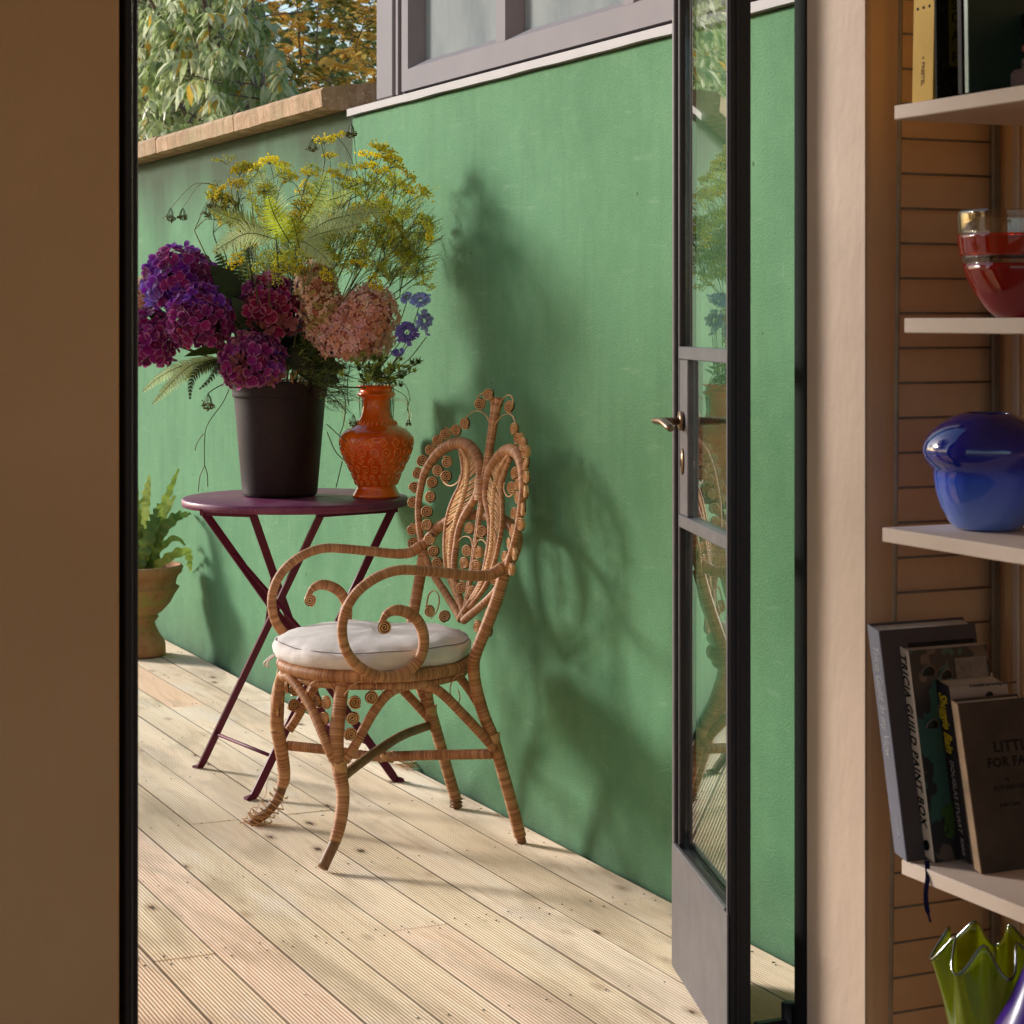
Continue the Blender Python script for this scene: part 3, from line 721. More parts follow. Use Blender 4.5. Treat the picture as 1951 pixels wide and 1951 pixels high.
# unravelled peel round the foot
path = spline(p2[7:], 0.002); un = []
T_ = 7.5
for k in range(len(path)):
    t = k / (len(path) - 1); a = 2 * math.pi * T_ * t
    ax = (p2[-1] - p2[7]).normalized(); u1 = ax.cross(Vector((0, 1, 0))).normalized(); u2 = ax.cross(u1)
    rr = 0.013 + 0.010 * abs(math.sin(a * 0.31 + 1)) + 0.006 * t
    q = Vector(path[k]) + (u1 * math.cos(a) + u2 * math.sin(a)) * rr + u1 * 0.003 * math.sin(a * .5)
    q.z = max(q.z, 0.003); un.append(q)
b = MB(); b.tube(un, 0.0023, 5, ell=0.5)
p0 = Vector(path[0])
b.tube([Vector(q) for q in spline([p2[7] + Vector((0, 0, .014)), p2[7] + Vector((-.03, -.005, .03)), p2[7] + Vector((-.036, 0, -.005)), p2[8] + Vector((-.035, -.01, .012)), p2[8] + Vector((-.05, -.01, -.02)), p2[9] + Vector((-.015, -.015, .0))], 0.003)], 0.0016, 5, ell=0.5)
for k in range(5):
    c0 = p2[-1].lerp(p2[-2], 0.2 * k + 0.1); a0 = random.uniform(0, 6)
    lp_ = [Vector((c0.x + 0.026 * math.cos(a0 + j * .5) * 1.1, c0.y + 0.022 * math.sin(a0 + j * .5), max(0.003, c0.z + 0.006 * math.sin(j) + 0.003 * k))) for j in range(11)]
    b.tube(lp_, 0.0015, 5, ell=0.5)
b.build('unravelled_peel', M_RATC, chair)
bl = [(1440, 250), (1395, 400), (1338, 550), (1290, 670), (1276, 740), (1288, 850), (1330, 1000), (1378, 1120), (1430, 1300), (1480, 1480), (1522, 1640)]
pb = [q4(x, y, Y) for (x, y), Y in zip(bl, [4.14, 4.15, 4.165, 4.18, 4.185, 4.19, 4.19, 4.19, 4.19, 4.19, 4.19])]
b = MB(); wrapped(b, pb, .0132, 12); b.build('leg', M_RAT, chair)
b = MB(); b.tube([pb[-1], pb[-1] + (pb[-1] - pb[-2]).normalized() * (pb[-1].z / max(0.2, -(pb[-1] - pb[-2]).normalized().z))], 0.0105, 12); b.build('leg_tip', M_CANE, chair)
pm = [mir(v) for v in pb]; pm[-1].z = max(pm[-1].z, 0.02)
b = MB(); wrapped(b, pm, .0132, 12); b.build('leg', M_RAT, chair)
b = MB(); b.tube([pm[-1], Vector((pm[-1].x + 0.004, pm[-1].y, 0.001))], 0.0105, 12)
for k in range(3):
    b.tube([Vector((pm[-1].x + 0.015 * math.cos(j * .6), pm[-1].y + 0.015 * math.sin(j * .6), 0.006 + 0.008 * k + 0.002 * math.sin(j))) for j in range(12)], 0.0016, 5)
b.build('leg_tip', M_CANE, chair)
# --- arched braces between the legs
side_arch = [(598, 1245), (640, 1180), (690, 1090), (750, 985), (815, 900), (880, 858), (940, 842), (1000, 840), (1060, 855), (1120, 895), (1200, 975), (1285, 1065), (1345, 1130), (1390, 1185)]
sp = lerpY(side_arch, 4.185, 4.185)
for side in (0, 1):
    b = MB(); wrapped(b, sp if side == 0 else [mir(v) for v in sp], .0105, 10); b.build('brace', M_RAT, chair)
fa = [(540, 1240), (505, 1160), (465, 1060), (420, 960), (365, 870), (310, 805), (280, 800)]
fp = [q4(x, y, Y) for (x, y), Y in zip(fa, [4.19, 4.20, 4.225, 4.26, 4.30, 4.345, 4.37])]
b = MB(); wrapped(b, fp + [mir(v) for v in reversed(fp[:-1])], .0100, 10); b.build('brace', M_RAT, chair)
bx = pb[7].x; ba = []
for k in range(13):
    a = math.pi * k / 12
    ba.append(Vector((1.835 + (1 - math.sin(a)) * 0.05, YC - 0.18 * math.cos(a), 0.21 + 0.16 * math.sin(a))))
b = MB(); wrapped(b, ba, .0095, 10); b.build('brace', M_RAT, chair)
nl, fl_, nb_, fb_ = p[5], p2[3], pb[7], mir(pb[6])
zc = 0.225
s1 = spline([q4(x, y, Y) for x, y, Y in ((596, 1318, 4.19), (690, 1245, 4.27), (790, 1175, 4.35), (890, 1112, 4.43), (990, 1072, 4.52), (1062, 1050, 4.58))], 0.008)
MB().tube([Vector(q) for q in s1], 0.0108, 10).build('stretcher', M_CANE, chair)
st = [(295, 1160), (500, 1182), (700, 1212), (820, 1218), (1000, 1212), (1200, 1208), (1372, 1205)]
sq = [q4(x, y, Y) for (x, y), Y in zip(st, [4.56, 4.49, 4.42, 4.38, 4.31, 4.25, 4.19])]
b = MB(); wrapped(b, sq, .0108, 10); b.build('stretcher', M_RAT, chair)
for c_ in (sq[3], nl + Vector((0, 0, .012)), p2[3], pb[7], mir(pb[7])):
    b = MB()
    for s_ in (-1, 1):
        for k in range(4):
            o_ = Vector((0, 0, (k - 1.5) * 0.0034))
            b.tube([c_ + o_ + Vector((0.0145 * math.cos(a), 0.0145 * math.sin(a), s_ * 0.007 * math.cos(a + .6))) for a in [2 * math.pi * j / 14 for j in range(15)]], 0.0017, 5, cap=False)
    b.build('tie', M_RATC, chair)
# coils and curls under the seat
for (x, y) in ((738, 908), (652, 932), (638, 1016), (632, 1102)):
    v = q4(x, y, 4.18); coil(v, (-0.1, -1, 0), 1.02); coil(mir(v), (-0.1, 1, 0), 1.02)
for (x, y, Y) in ((452, 926, 4.272), (498, 936, 4.238), (490, 1020, 4.225), (487, 1106, 4.218)):
    v = q4(x, y, Y); coil(v, (-1, -0.35, 0), 1.0); coil(mir(v), (-1, 0.35, 0), 1.0)
for q, Y0, Y1 in (([(596, 895), (640, 842), (700, 820), (760, 832), (795, 872), (795, 910), (770, 945)], 4.18, 4.18),
                  ([(548, 880), (528, 845), (490, 820), (440, 822), (402, 862), (398, 905), (425, 945)], 4.22, 4.29)):
    n = len(q); pts = [q4(x, y, Y0 + (Y1 - Y0) * k / (n - 1)) for k, (x, y) in enumerate(q)]
    for side in (0, 1):
        MB().tube([Vector(v) for v in spline(pts if side == 0 else [mir(v) for v in pts], 0.004)], 0.0021, 6, ell=0.55).build('curl', M_RATC, chair)
q = [(1225, 782), (1185, 795), (1158, 835), (1153, 880), (1172, 925), (1195, 940), (1204, 905), (1196, 868)]
pts = [q4(x, y, 4.19) for x, y in q]
for side in (0, 1): MB().tube([Vector(v) for v in spline(pts if side == 0 else [mir(v) for v in pts], 0.004)], 0.0021, 6, ell=0.55).build('curl', M_RATC, chair)
# --- cushion (lies on the chair: its own thing)
def mk_linen():
    m, nt, b = newmat('cream_linen'); p = worldpos(nt)
    c = ramp(nt, noise(nt, p, 25, 4, 0.6), [(0.3, (0.74, 0.67, 0.64)), (0.7, (0.84, 0.78, 0.75))])
    nt.links.new(c, b.inputs['Base Color']); b.inputs['Roughness'].default_value = 0.85; b.inputs['Sheen Weight'].default_value = 0.2
    h = math_(nt, 'ADD', noise(nt, mapping(nt, p, (900, 900, 300)), 1, 2, 0.5), math_(nt, 'MULTIPLY', noise(nt, mapping(nt, p, (14, 14, 5)), 2.0, 4, 0.6), 3.0))
    bump(nt, h, 0.5, 0.0022); return m
M_LINEN = mk_linen()
M_SEAM = simple('seam_thread', (0.24, 0.19, 0.17), 0.9)
prof = []
for k in range(9): a = -math.pi / 2 + math.pi / 2 * k / 8; prof.append((0.196 + 0.024 * math.cos(a), 0.024 + 0.022 * math.sin(a)))
prof = [(0.0, 0.004), (0.08, 0.003), (0.16, 0.001)] + prof
prof += [(0.2195, 0.031), (0.217, 0.0385), (0.2125, 0.0425), (0.209, 0.0435), (0.203, 0.0475), (0.19, 0.0535), (0.16, 0.060), (0.11, 0.065), (0.05, 0.067), (0.0, 0.0675)]
def cw(a, z, j):
    from mathutils import noise as N
    return 1 + 0.028 * N.noise(Vector((math.cos(a) * 2.2, math.sin(a) * 2.2, z * 30))) + 0.014 * N.noise(Vector((math.cos(a) * 9, math.sin(a) * 9, z * 60 + 4)))
cu = MB(); cu.lathe(prof, 96, (1.663, YC, 0.401), wob=cw)
from mathutils import noise as MN
cu.v = [(x, y, z + (0.012 * MN.noise(Vector((x * 7, y * 7, 2))) + 0.005 * MN.noise(Vector((x * 24, y * 24, 5))) - 0.010 * math.exp(-((x - 1.70) ** 2 + (y - 4.33) ** 2) / 0.010) if z > 0.43 else 0)) for x, y, z in cu.v]
cush = cu.build('seat_cushion', M_LINEN); group_tag(cush, 'round cream linen cushion lying on the rattan armchair', 'cushion')
seam = MB(); seam.tube([(1.663 + 0.2115 * cw(a, .04, 0) * math.cos(a), YC + 0.2115 * cw(a, .04, 0) * math.sin(a), 0.401 + 0.0436 + 0.012 * MN.noise(Vector(((1.663 + .21 * math.cos(a)) * 7, (YC + .21 * math.sin(a)) * 7, 2)))) for a in [2 * math.pi * k / 90 for k in range(91)]], 0.0011, 5)
seam.build('seam', M_SEAM, cush)
for dy in (0.0, 0.012):
    MB().tube([Vector(q) for q in spline([(1.452, 4.42 + dy, .412), (1.440, 4.425 + dy, .402), (1.437, 4.43 + dy * 2, .390), (1.441, 4.428 + dy * 2, .384)], .004)], 0.0022, 6).build('tie', M_LINEN, cush)
ws = MB(); c0 = PZ(783, 1462, .002)
for k in range(4):
    ws.tube([Vector((c0.x + .05 * t - .025 + .012 * math.cos(t * 14 + k), c0.y + .014 * math.sin(t * 14 + k) + .008 * k, .004 + .002 * k)) for t in [j / 22 for j in range(23)]], .0011, 5)
sc_ob = ws.build('wicker_scrap', M_RATC, origin=tuple(c0)); group_tag(sc_ob, 'small curl of broken rattan peel lying on the deck behind the chair', 'rattan scrap')
# ================================================================== FOLDING TABLE
M_PLUM = simple('plum_enamel', (0.12, 0.010, 0.038), 0.55, spec=0.3, var=0.10, scale=30, bmp=0.05, bscale=150)
def scuffed(name, base, dust, rough, amount, spec=.4):
    m, nt, b = newmat(name); p = worldpos(nt)
    c = ramp(nt, noise(nt, p, 18, 5, .6), [(.3, tuple(k * .85 for k in base)), (.7, tuple(k * 1.15 for k in base))])
    film = ramp(nt, noise(nt, mapping(nt, p, (1, 1, .5)), 9, 6, .7), [(.42, 0.0), (.72, 1.0)])
    c = mixc(nt, math_(nt, 'MULTIPLY', film, amount), c, dust)
    c = mixc(nt, ramp(nt, noise(nt, p, 210, 2, .7), [(.66, 0.0), (.72, .75)]), c, dust)
    c = mixc(nt, ramp(nt, noise(nt, mapping(nt, p, (40, 4, 30), rot=(0, 0, .7)), 4, 2, .6), [(.69, 0.0), (.73, .5)]), c, dust)
    nt.links.new(c, b.inputs['Base Color']); b.inputs['Specular IOR Level'].default_value = spec
    nt.links.new(math_(nt, 'MULTIPLY_ADD', film, .25, rough), b.inputs['Roughness']); bump(nt, noise(nt, p, 120, 4, .6), .1, .001); return m
M_PLUMTOP = scuffed('plum_enamel_top', (0.17, 0.022, 0.085), (0.34, 0.24, 0.26), .36, .22)  # purpler than the legs: the sky's reflection is put into the base colour
TX, TY, TZ, TR_ = 1.727, 5.094, 0.700, 0.287
tab = thing('bistro_table', 'round plum metal folding table carrying the bucket of flowers and orange vase', 'table', (TX, TY, 0))
MB().lathe([(0.0, TZ - 0.006), (TR_ - 0.02, TZ - 0.006), (TR_ - 0.004, TZ - 0.020), (TR_ - 0.0015, TZ - 0.020), (TR_, TZ - 0.014), (TR_, TZ - 0.005), (TR_ - 0.002, TZ - 0.0015), (TR_ - 0.006, TZ), (0.0, TZ)], 96, (TX, TY, 0)).build('tabletop', M_PLUMTOP, tab)
def flat(name, pts, w, t, wide):
    """flat steel bar along pts; wide = the direction of its broad side"""
    b = MB(); v = []; P = [Vector(p) for p in pts]; wd = Vector(wide).normalized()
    for i, p_ in enumerate(P):
        tg = (P[min(i + 1, len(P) - 1)] - P[max(i - 1, 0)]).normalized()
        wv = (wd - tg * wd.dot(tg)).normalized(); nv = tg.cross(wv)
        for a, c in ((-1, -1), (1, -1), (1, 1), (-1, 1)): v.append(p_ + wv * a * w / 2 + nv * c * t / 2)
    f = [(4 * i + k, 4 * i + (k + 1) % 4, 4 * i + 4 + (k + 1) % 4, 4 * i + 4 + k) for i in range(len(P) - 1) for k in range(4)]
    f += [(3, 2, 1, 0), tuple(4 * (len(P) - 1) + k for k in range(4))]
    return b.add(v, f).build(name, M_PLUM, tab)
def tp(x, y, Xp): return PX(x * K, y * K, Xp)
# near pair of bars (front plane) and far pair; each bar crosses to the other side
A0 = PZ(384, 1461, 0.004); A1 = PZ(485, 1519, 0.004); A2 = PZ(749, 1485, 0.004); A3 = Vector((A2.x - 0.045, A2.y + 0.40, 0.004)); A3 = A0 + (A2 - A1)
zt = TZ - 0.022
T0 = PZ(394, 976, zt); T1 = PZ(482, 979, zt); T2 = PZ(615, 979, zt); T3 = PZ(746, 970, zt)
legs = [(T0, A2, 0), (T1, A3, 0), (T2, A0, 0), (T3, A1, 0)]
def along(p, q, t): return p.lerp(q, t)
wide = (A2 - A1).normalized()
sidev = (A1 - A0).normalized()
# two legs share each side plane: A side at A0/A3, B side at A1/A2
tops = {}
tops['a'] = PZ(482, 979, zt); tops['b'] = PZ(394, 976, zt)
for name_, top, foot_, off in (('leg', PZ(612, 979, zt), A0, 0.0), ('leg', PZ(748, 970, zt), A1, 0.0), ('leg', PZ(388, 976, zt), A2, 0.006), ('leg', PZ(480, 979, zt), A3, 0.006)):
    toe = foot_ + (foot_ - top).normalized() * 0.0
    dirx = Vector((foot_.x - top.x, foot_.y - top.y, 0)).normalized()
    o1 = sidev * off
    k0 = foot_ + Vector((0, 0, 0.012)) - dirx * 0.004
    flat(name_, [top + o1, top.lerp(k0, .5) + o1, k0 + o1, foot_ + o1 + dirx * 0.006 + Vector((0, 0, -0.001)), foot_ + o1 + dirx * 0.024 + Vector((0, 0, -0.001))], 0.020, 0.0055, wide)
def lp(top, foot, t): return top.lerp(foot, t)
b = MB(); b.tube([lp(PZ(612, 979, zt), A0, .865), lp(PZ(748, 970, zt), A1, .865)], 0.0045, 10); b.build('crossbar', M_PLUM, tab)
b = MB(); b.tube([lp(PZ(388, 976, zt), A2, .865), lp(PZ(480, 979, zt), A3, .865)], 0.0045, 10); b.build('crossbar', M_PLUM, tab)
flat('stay', [lp(PZ(388, 976, zt), A2, .12), lp(PZ(748, 970, zt), A1, .52) + sidev * 0.02], 0.010, 0.003, wide)
flat('stay', [lp(PZ(480, 979, zt), A3, .24), lp(PZ(612, 979, zt), A0, .45)], 0.010, 0.003, wide)
b = MB()
for a_, c_ in ((PZ(388, 976, zt), PZ(480, 979, zt)), (PZ(612, 979, zt), PZ(748, 970, zt))):
    b.box(-0.5, 0.5, -0.5, 0.5, -0.5, 0.5, Matrix.Translation((a_ + c_) / 2) @ (c_ - a_).to_track_quat('X', 'Z').to_matrix().to_4x4() @ Matrix.Diagonal((1.12 * (c_ - a_).length, 0.012, 0.016, 1)))
b.build('top_rail', M_PLUM, tab)
# ================================================================== FLOWER BUCKET
M_BUCKET = scuffed('aubergine_plastic', (0.016, 0.007, 0.011), (0.10, 0.075, 0.075), .48, .20, .3)
BX, BY = 1.702, 5.144
bk = MB(); bk.lathe([(0.0, 0.0), (0.088, 0.0), (0.0945, 0.004), (0.0965, 0.012), (0.1155, 0.235), (0.1165, 0.252), (0.1205, 0.2535), (0.1215, 0.256), (0.1215, 0.263), (0.124, 0.288), (0.1265, 0.290), (0.1265, 0.294), (0.1235, 0.295), (0.120, 0.288), (0.116, 0.24), (0.093, 0.01), (0.0, 0.008)], 72, (BX, BY, TZ + 0.0005))
bucket = bk.build('flower_bucket', M_BUCKET); group_tag(bucket, 'dark plum plastic florist bucket standing on the folding table', 'bucket')
for dy in (-1, 1):
    d_ = Vector((0.55 * dy, -0.83 * dy, 0)); c_ = Vector((BX, BY, TZ + 0.272)) + d_ * 0.123
    MB().box(-0.026, 0.026, -0.004, 0.010, -0.018, 0.014, Matrix.Translation(c_) @ d_.to_track_quat('Y', 'Z').to_matrix().to_4x4(), bev=0.003).build('grip', M_BUCKET, bucket)
# ================================================================== ORANGE VASE
m, nt, b = newmat('orange_cased_glass'); M_ORANGE = m
n_ = noise(nt, objco(nt), 9, 3, 0.5)
c_ = ramp(nt, n_, [(0.35, (0.74, 0.085, 0.004)), (0.65, (0.92, 0.18, 0.010))])
nt.links.new(c_, b.inputs['Base Color']); b.inputs['Roughness'].default_value = 0.2
b.inputs['Coat Weight'].default_value = 0.4; b.inputs['Coat Roughness'].default_value = 0.03
b.inputs['Subsurface Weight'].default_value = 0.12; b.inputs['Subsurface Radius'].default_value = (0.02, 0.006, 0.002); b.inputs['Subsurface Scale'].default_value = 0.5
def glossy_(name, c):
    m, nt, b = newmat(name); b.inputs['Base Color'].default_value = c4(c); b.inputs['Roughness'].default_value = 0.12; b.inputs['Coat Weight'].default_value = 0.5; return m
VX, VY = 1.911, 4.998; u_ = 0.000207
vp = [(1630, 0), (1632, 285), (1618, 296), (1595, 288), (1560, 268), (1520, 246), (1492, 238), (1478, 248), (1450, 262), (1350, 300), (1250, 348), (1150, 398), (1050, 436), (980, 450), (925, 450), (880, 440), (840, 415), (805, 370), (775, 315), (745, 262), (715, 232), (680, 215), (640, 195), (590, 178), (530, 168), (470, 165), (440, 172), (420, 186), (405, 205), (385, 232), (368, 238), (350, 226), (335, 206), (322, 198), (305, 200), (290, 212), (276, 232), (266, 243), (262, 243), (268, 228), (300, 180), (600, 150), (700, 190)]
prof = [(r * u_, (1632 - y) * u_) for y, r in vp]
vs_ = MB(); vs_.lathe(prof, 72, (VX, VY, TZ + 0.0005))
vase = vs_.build('orange_vase', M_ORANGE, origin=(VX, VY, TZ)); group_tag(vase, 'glossy orange moulded glass vase with clear looped handles on the table', 'vase')
def vr(y):      # radius and height of the wall at crop row y
    rows = [(a, r) for a, r in vp[1:38]]; rows.sort()
    return np.interp(y, [a for a, _ in rows], [r for _, r in rows]) * u_, (1632 - y) * u_
M_ORANGE2 = glossy_('orange_relief', (0.92, 0.24, 0.03))
rel = MB()
def on_vase(a, y, out): r_, z_ = vr(y); return Vector((VX + (r_ + out) * math.cos(a), VY + (r_ + out) * math.sin(a), TZ + z_))
for yr, kind_, n, size in ((940, 'd', 18, 56), (1065, 'c', 18, 52), (1175, 'd', 18, 42), (1275, 'c', 18, 42), (1375, 'd', 18, 34), (1445, 'c', 18, 26)):
    for k in range(n):
        a0 = 2 * math.pi * k / n + (0.1 if kind_ == 'c' else 0); r_, _z = vr(yr)
        m_ = 4 if kind_ == 'd' else 14
        ringp = []
        sub = 3 if kind_ == 'd' else 1
        for j in range(m_ * sub + 1):
            t = j / sub; j0_, fr_ = int(t) % m_, t - int(t)
            q0 = (math.cos(2 * math.pi * j0_ / m_), math.sin(2 * math.pi * j0_ / m_)); q1 = (math.cos(2 * math.pi * (j0_ + 1) / m_), math.sin(2 * math.pi * (j0_ + 1) / m_))
            cx, cy_ = q0[0] + (q1[0] - q0[0]) * fr_, q0[1] + (q1[1] - q0[1]) * fr_
            ringp.append(on_vase(a0 + cx * size * u_ * 0.92 / r_, yr + cy_ * size, 0.0006))
        rel.tube(ringp, 0.0017, 6, cap=False)
        c0 = on_vase(a0, yr, 0.0); nv_ = Vector((math.cos(a0), math.sin(a0), 0))
        rel.tube([c0 - nv_ * 0.001, c0 + nv_ * 0.0024], [0.0034, 0.0014], 6)
        if kind_ == 'c': rel.tube([on_vase(a0 + math.cos(s_) * size * .55 * u_ / r_ * (1 - s_ / 9), yr + math.sin(s_) * size * .55 * (1 - s_ / 9), 0.0004) for s_ in [j * 0.5 for j in range(9)]], 0.0009, 5)
# leaf ruff round the shoulder
for k in range(26):
    a0 = 2 * math.pi * k / 26
    rel.tube([on_vase(a0, 735, 0.001), on_vase(a0 + 0.06, 705, 0.0015), on_vase(a0 + 0.1, 690, 0.001)], [0.002, 0.003, 0.001], 6)
stuff(rel.build('relief', M_ORANGE2, vase))
M_CLEAR = clearglass('clear_glass', (0.93, 0.97, 0.93), extra=0.10, r0=0.06)
hv = Vector((CA, -SA, 0))        # handles stand left and right of the vase as seen through the door
for s_ in (-1, 1):
    q = [(-160, 505), (-210, 450), (-290, 430), (-375, 470), (-410, 560), (-405, 640), (-385, 720), (-355, 795)]
    pts = [Vector((VX, VY, TZ)) + hv * (s_ * abs(x) * u_) + Vector((0, 0, (1632 - y) * u_)) for x, y in q]
    MB().tube([Vector(v) for v in spline(pts, 0.004)], 0.0042, 10).build('handle', M_CLEAR, vase)
# ================================================================== TERRACOTTA URN
UX, UY = 1.835, 7.09
def scal(a, z, j): return 1 + (0.03 * math.cos(a * 22) if 0.215 < z < 0.235 else 0.018 * math.cos(a * 44) if 0.295 < z < 0.305 else 0)
ub = MB(); ub.lathe([(0.0, 0.0), (0.092, 0.0), (0.096, 0.006), (0.094, 0.040), (0.086, 0.056), (0.074, 0.072), (0.062, 0.098), (0.058, 0.112), (0.066, 0.122), (0.072, 0.130), (0.066, 0.136), (0.085, 0.150), (0.112, 0.180), (0.128, 0.210), (0.135, 0.226), (0.140, 0.232), (0.131, 0.237), (0.130, 0.246), (0.134, 0.262), (0.140, 0.274), (0.150, 0.282), (0.152, 0.294), (0.153, 0.300), (0.150, 0.308), (0.144, 0.309), (0.138, 0.300), (0.134, 0.27), (0.0, 0.262)], 88, (UX, UY, 0.002), wob=scal)
urn = ub.build('terracotta_urn', M_TERRA, origin=(UX, UY, 0)); group_tag(urn, 'mossy terracotta urn on a foot, standing on the far decking', 'plant pot')
# ================================================================== SHELVING
shelf_mat = mk_plaster('pale_shelf_wood', (0.62, 0.49, 0.40), (0.70, 0.57, 0.48), 4, 0.08)
M_WIRE = simple('shelf_wire', (0.16, 0.115, 0.075), 0.45, var=0.2)
M_WIREP = simple('shelf_post', (0.28, 0.21, 0.14), 0.4, var=0.2)
unit = thing('wall_shelves', 'pale shelves hung on a thin wire ladder rack beside the door', 'shelves', (1.85, 2.4, 0))
YL = 2.558
SH = 0.965      # the shelves stand a little nearer than the rack behind them
def PS(x, y, D): return PD(x, y, D * SH)
def ladder(Y):
    fz = lambda z: PY(1717 - (1.70 - z) / 1.55 * 20, 0, YL).x
    lad = MB(); lad.tube([(fz(-0.0), Y, 0.0), (fz(1.9), Y, 1.9)], 0.0036, 8); f_ = lad.build('upright', M_WIREP, unit)
    xb = 1.968
    MB().box(xb - 0.008, xb + 0.008, Y - 0.006, Y + 0.006, 0.0, 1.9, bev=0.002).build('upright', M_WIRE, unit)
    z = 0.085
    while z < 1.88:
        MB().tube([(fz(z), Y, z), (xb - 0.006, Y, z)], 0.0019, 6).build('rung', M_WIRE, unit); z += 0.0512
ladder(YL); ladder(1.68)
def shelf(px, ztop, th, Y1=2.43):
    X = PY(px, 0, Y1).x
    MB().box(X, 1.960, 1.60, Y1, ztop - th, ztop, bev=0.0015).build('shelf', shelf_mat, unit)
    return X
Z1, Z2, Z3, Z4, Z5 = 1.448, 1.153, 0.863, 0.400, 0.080
X1 = shelf(1703, Z1, 0.020); X2 = shelf(1722, Z2, 0.021); X3 = shelf(1680, Z3, 0.020); X4 = shelf(1717, Z4, 0.021); X5 = shelf(1700, Z5, 0.02)
# ------------------------------------------------------------------ lettering
def letters(body, size, loc, xdir, ydir, mat, name, parent, bold=0.0, align='LEFT', spacing=1.0, fit=None, ext=0.0004):
    cu = bpy.data.curves.new(name, 'FONT'); cu.body = body; cu.size = size; cu.align_x = align; cu.align_y = 'CENTER'
    cu.extrude = ext; cu.offset = bold; cu.space_character = spacing; cu.resolution_u = 3
    o = bpy.data.objects.new(name + '_curve', cu); COL.objects.link(o)
    bpy.context.view_layer.update()
    dg = bpy.context.evaluated_depsgraph_get()
    me = bpy.data.meshes.new_from_object(o.evaluated_get(dg)); bpy.data.objects.remove(o)
    x = Vector(xdir).normalized(); y = Vector(ydir).normalized(); z = x.cross(y)
    s_ = 1.0
    if fit:
        xs = [v.co.x for v in me.vertices]; s_ = fit / (max(xs) - min(xs))
    M = Matrix(((x.x, y.x, z.x, loc[0]), (x.y, y.y, z.y, loc[1]), (x.z, y.z, z.z, loc[2]), (0, 0, 0, 1))) @ Matrix.Diagonal((s_, 1, 1, 1))
    me.transform(M); me.materials.clear(); me.materials.append(mat); me.name = name
    o = bpy.data.objects.new(name, me); COL.objects.link(o)
    kids = [k for k in parent.children if k.name.startswith('spine' if abs(Vector(xdir).x) < 0.5 else 'cover')]
    host = kids[0] if kids else parent
    if abs(Vector(xdir).x) >= 0.5 and len(kids) > 1: host = kids[1]
    o.parent = host
    if host is parent: o.matrix_parent_inverse = Matrix.Translation(-Vector(parent.location))
    return o
M_PAPER = simple('page_edges', (0.55, 0.47, 0.36), 0.9, var=0.12, scale=120)
def flatmat(name, c, rough=0.6, **k): return simple(name, c, rough, spec=k.pop('spec', 0.15), var=k.pop('var', 0.07), scale=k.pop('scale', 20), **k)
def book(label, name, origin, th, h, dep, lean, spine_mat, cover_mat, hard=True):
    """origin: foot of the spine's far (left in view) edge; thickness runs toward -Y, depth toward +X; leans toward +Y"""
    bk = thing(name, label, 'book', tuple(origin))
    c, s = math.cos(lean), math.sin(lean)
    T = Vector((0, -c, -s * 1.0)); U = Vector((0, s, c)); D = Vector((1, 0, 0))   # thickness, up, depth
    # keep the lower corner on the shelf
    M = Matrix(((0, T.x, 0, 0), (0, T.y, 0, 0), (0, T.z, 0, 0), (0, 0, 0, 1)))
    M = Matrix(((D.x, T.x, U.x, origin[0]), (D.y, T.y, U.y, origin[1]), (D.z, T.z, U.z, origin[2] + th * s), (0, 0, 0, 1)))
    e = 0.002
    MB().box(0, dep, 0, e, 0, h, M).build('cover', cover_mat, bk)
    MB().box(0.0, dep, th - e, th, 0, h, M).build('cover', cover_mat, bk)
    MB().box(-0.0015, 0.0015, 0.0002, th - 0.0002, 0.0003, h - 0.0003, M, bev=0.0006).build('spine', spine_mat, bk)
    MB().box(0.003, dep - 0.004, e + 0.0002, th - e - 0.0002, 0.003, h - 0.003, M).build('pages', M_PAPER, bk)
    return bk, M, D, T, U
def mp(M, d, t, u): return M @ Vector((d, t, u))
L = math.radians(12.3)
grey_sp = flatmat('grey_spine', (0.20, 0.20, 0.25)); grey_cv = flatmat('grey_cover', (0.085, 0.068, 0.07)); M_LET_PALE = flatmat('pale_print', (0.42, 0.42, 0.45)); M_LET_BLK = flatmat('black_print', (0.01, 0.01, 0.01)); M_LET_YEL = flatmat('yellow_print', (0.70, 0.50, 0.03)); M_LET_WHT = flatmat('white_print', (0.45, 0.40, 0.36))
o1 = PZ(1706, 1633.5, Z4 + 0.0005)
b1, M, D, T, U = book('tall grey art book with pale spine lettering, leaning first on the lower shelf', 'tall_book', o1, 0.030, 0.318, 0.165, L, grey_sp, grey_cv)
letters('Tricia Guild: In my View', 0.022, mp(M, -0.0016, 0.0155, 0.292), -U, T, M_LET_PALE, 'title', b1, fit=0.155)
letters('quadrille', 0.008, mp(M, -0.0016, 0.018, 0.055), -U, T, M_LET_PALE, 'imprint', b1)
MB().box(0.045, 0.160, 0.0301, 0.0306, 0.276, 0.298, M).build('cover_photo', flatmat('dark_print', (0.018, 0.016, 0.012), var=0.5), b1)
cream = flatmat('cream_spine', (0.86, 0.70, 0.56))
m, nt, b = newmat('teal_photo_cover'); M_PHOTO = m
co = objco(nt)
cc = ramp(nt, noise(nt, mapping(nt, co, (14, 1, 9)), 1.0, 3, 0.6), [(0.35, (0.05, 0.11, 0.085)), (0.5, (0.035, 0.03, 0.03)), (0.6, (0.15, 0.10, 0.075)), (0.72, (0.10, 0.16, 0.12))], 'CONSTANT')
nt.links.new(cc, b.inputs['Base Color']); b.inputs['Roughness'].default_value = 0.4
o2 = PZ(1758, 1635, Z4 + 0.0005)
b2, M, D, T, U = book('cream-spined paint book with bold black lettering and a teal photo cover', 'paint_book', o2, 0.029, 0.290, 0.135, L, cream, M_PHOTO)
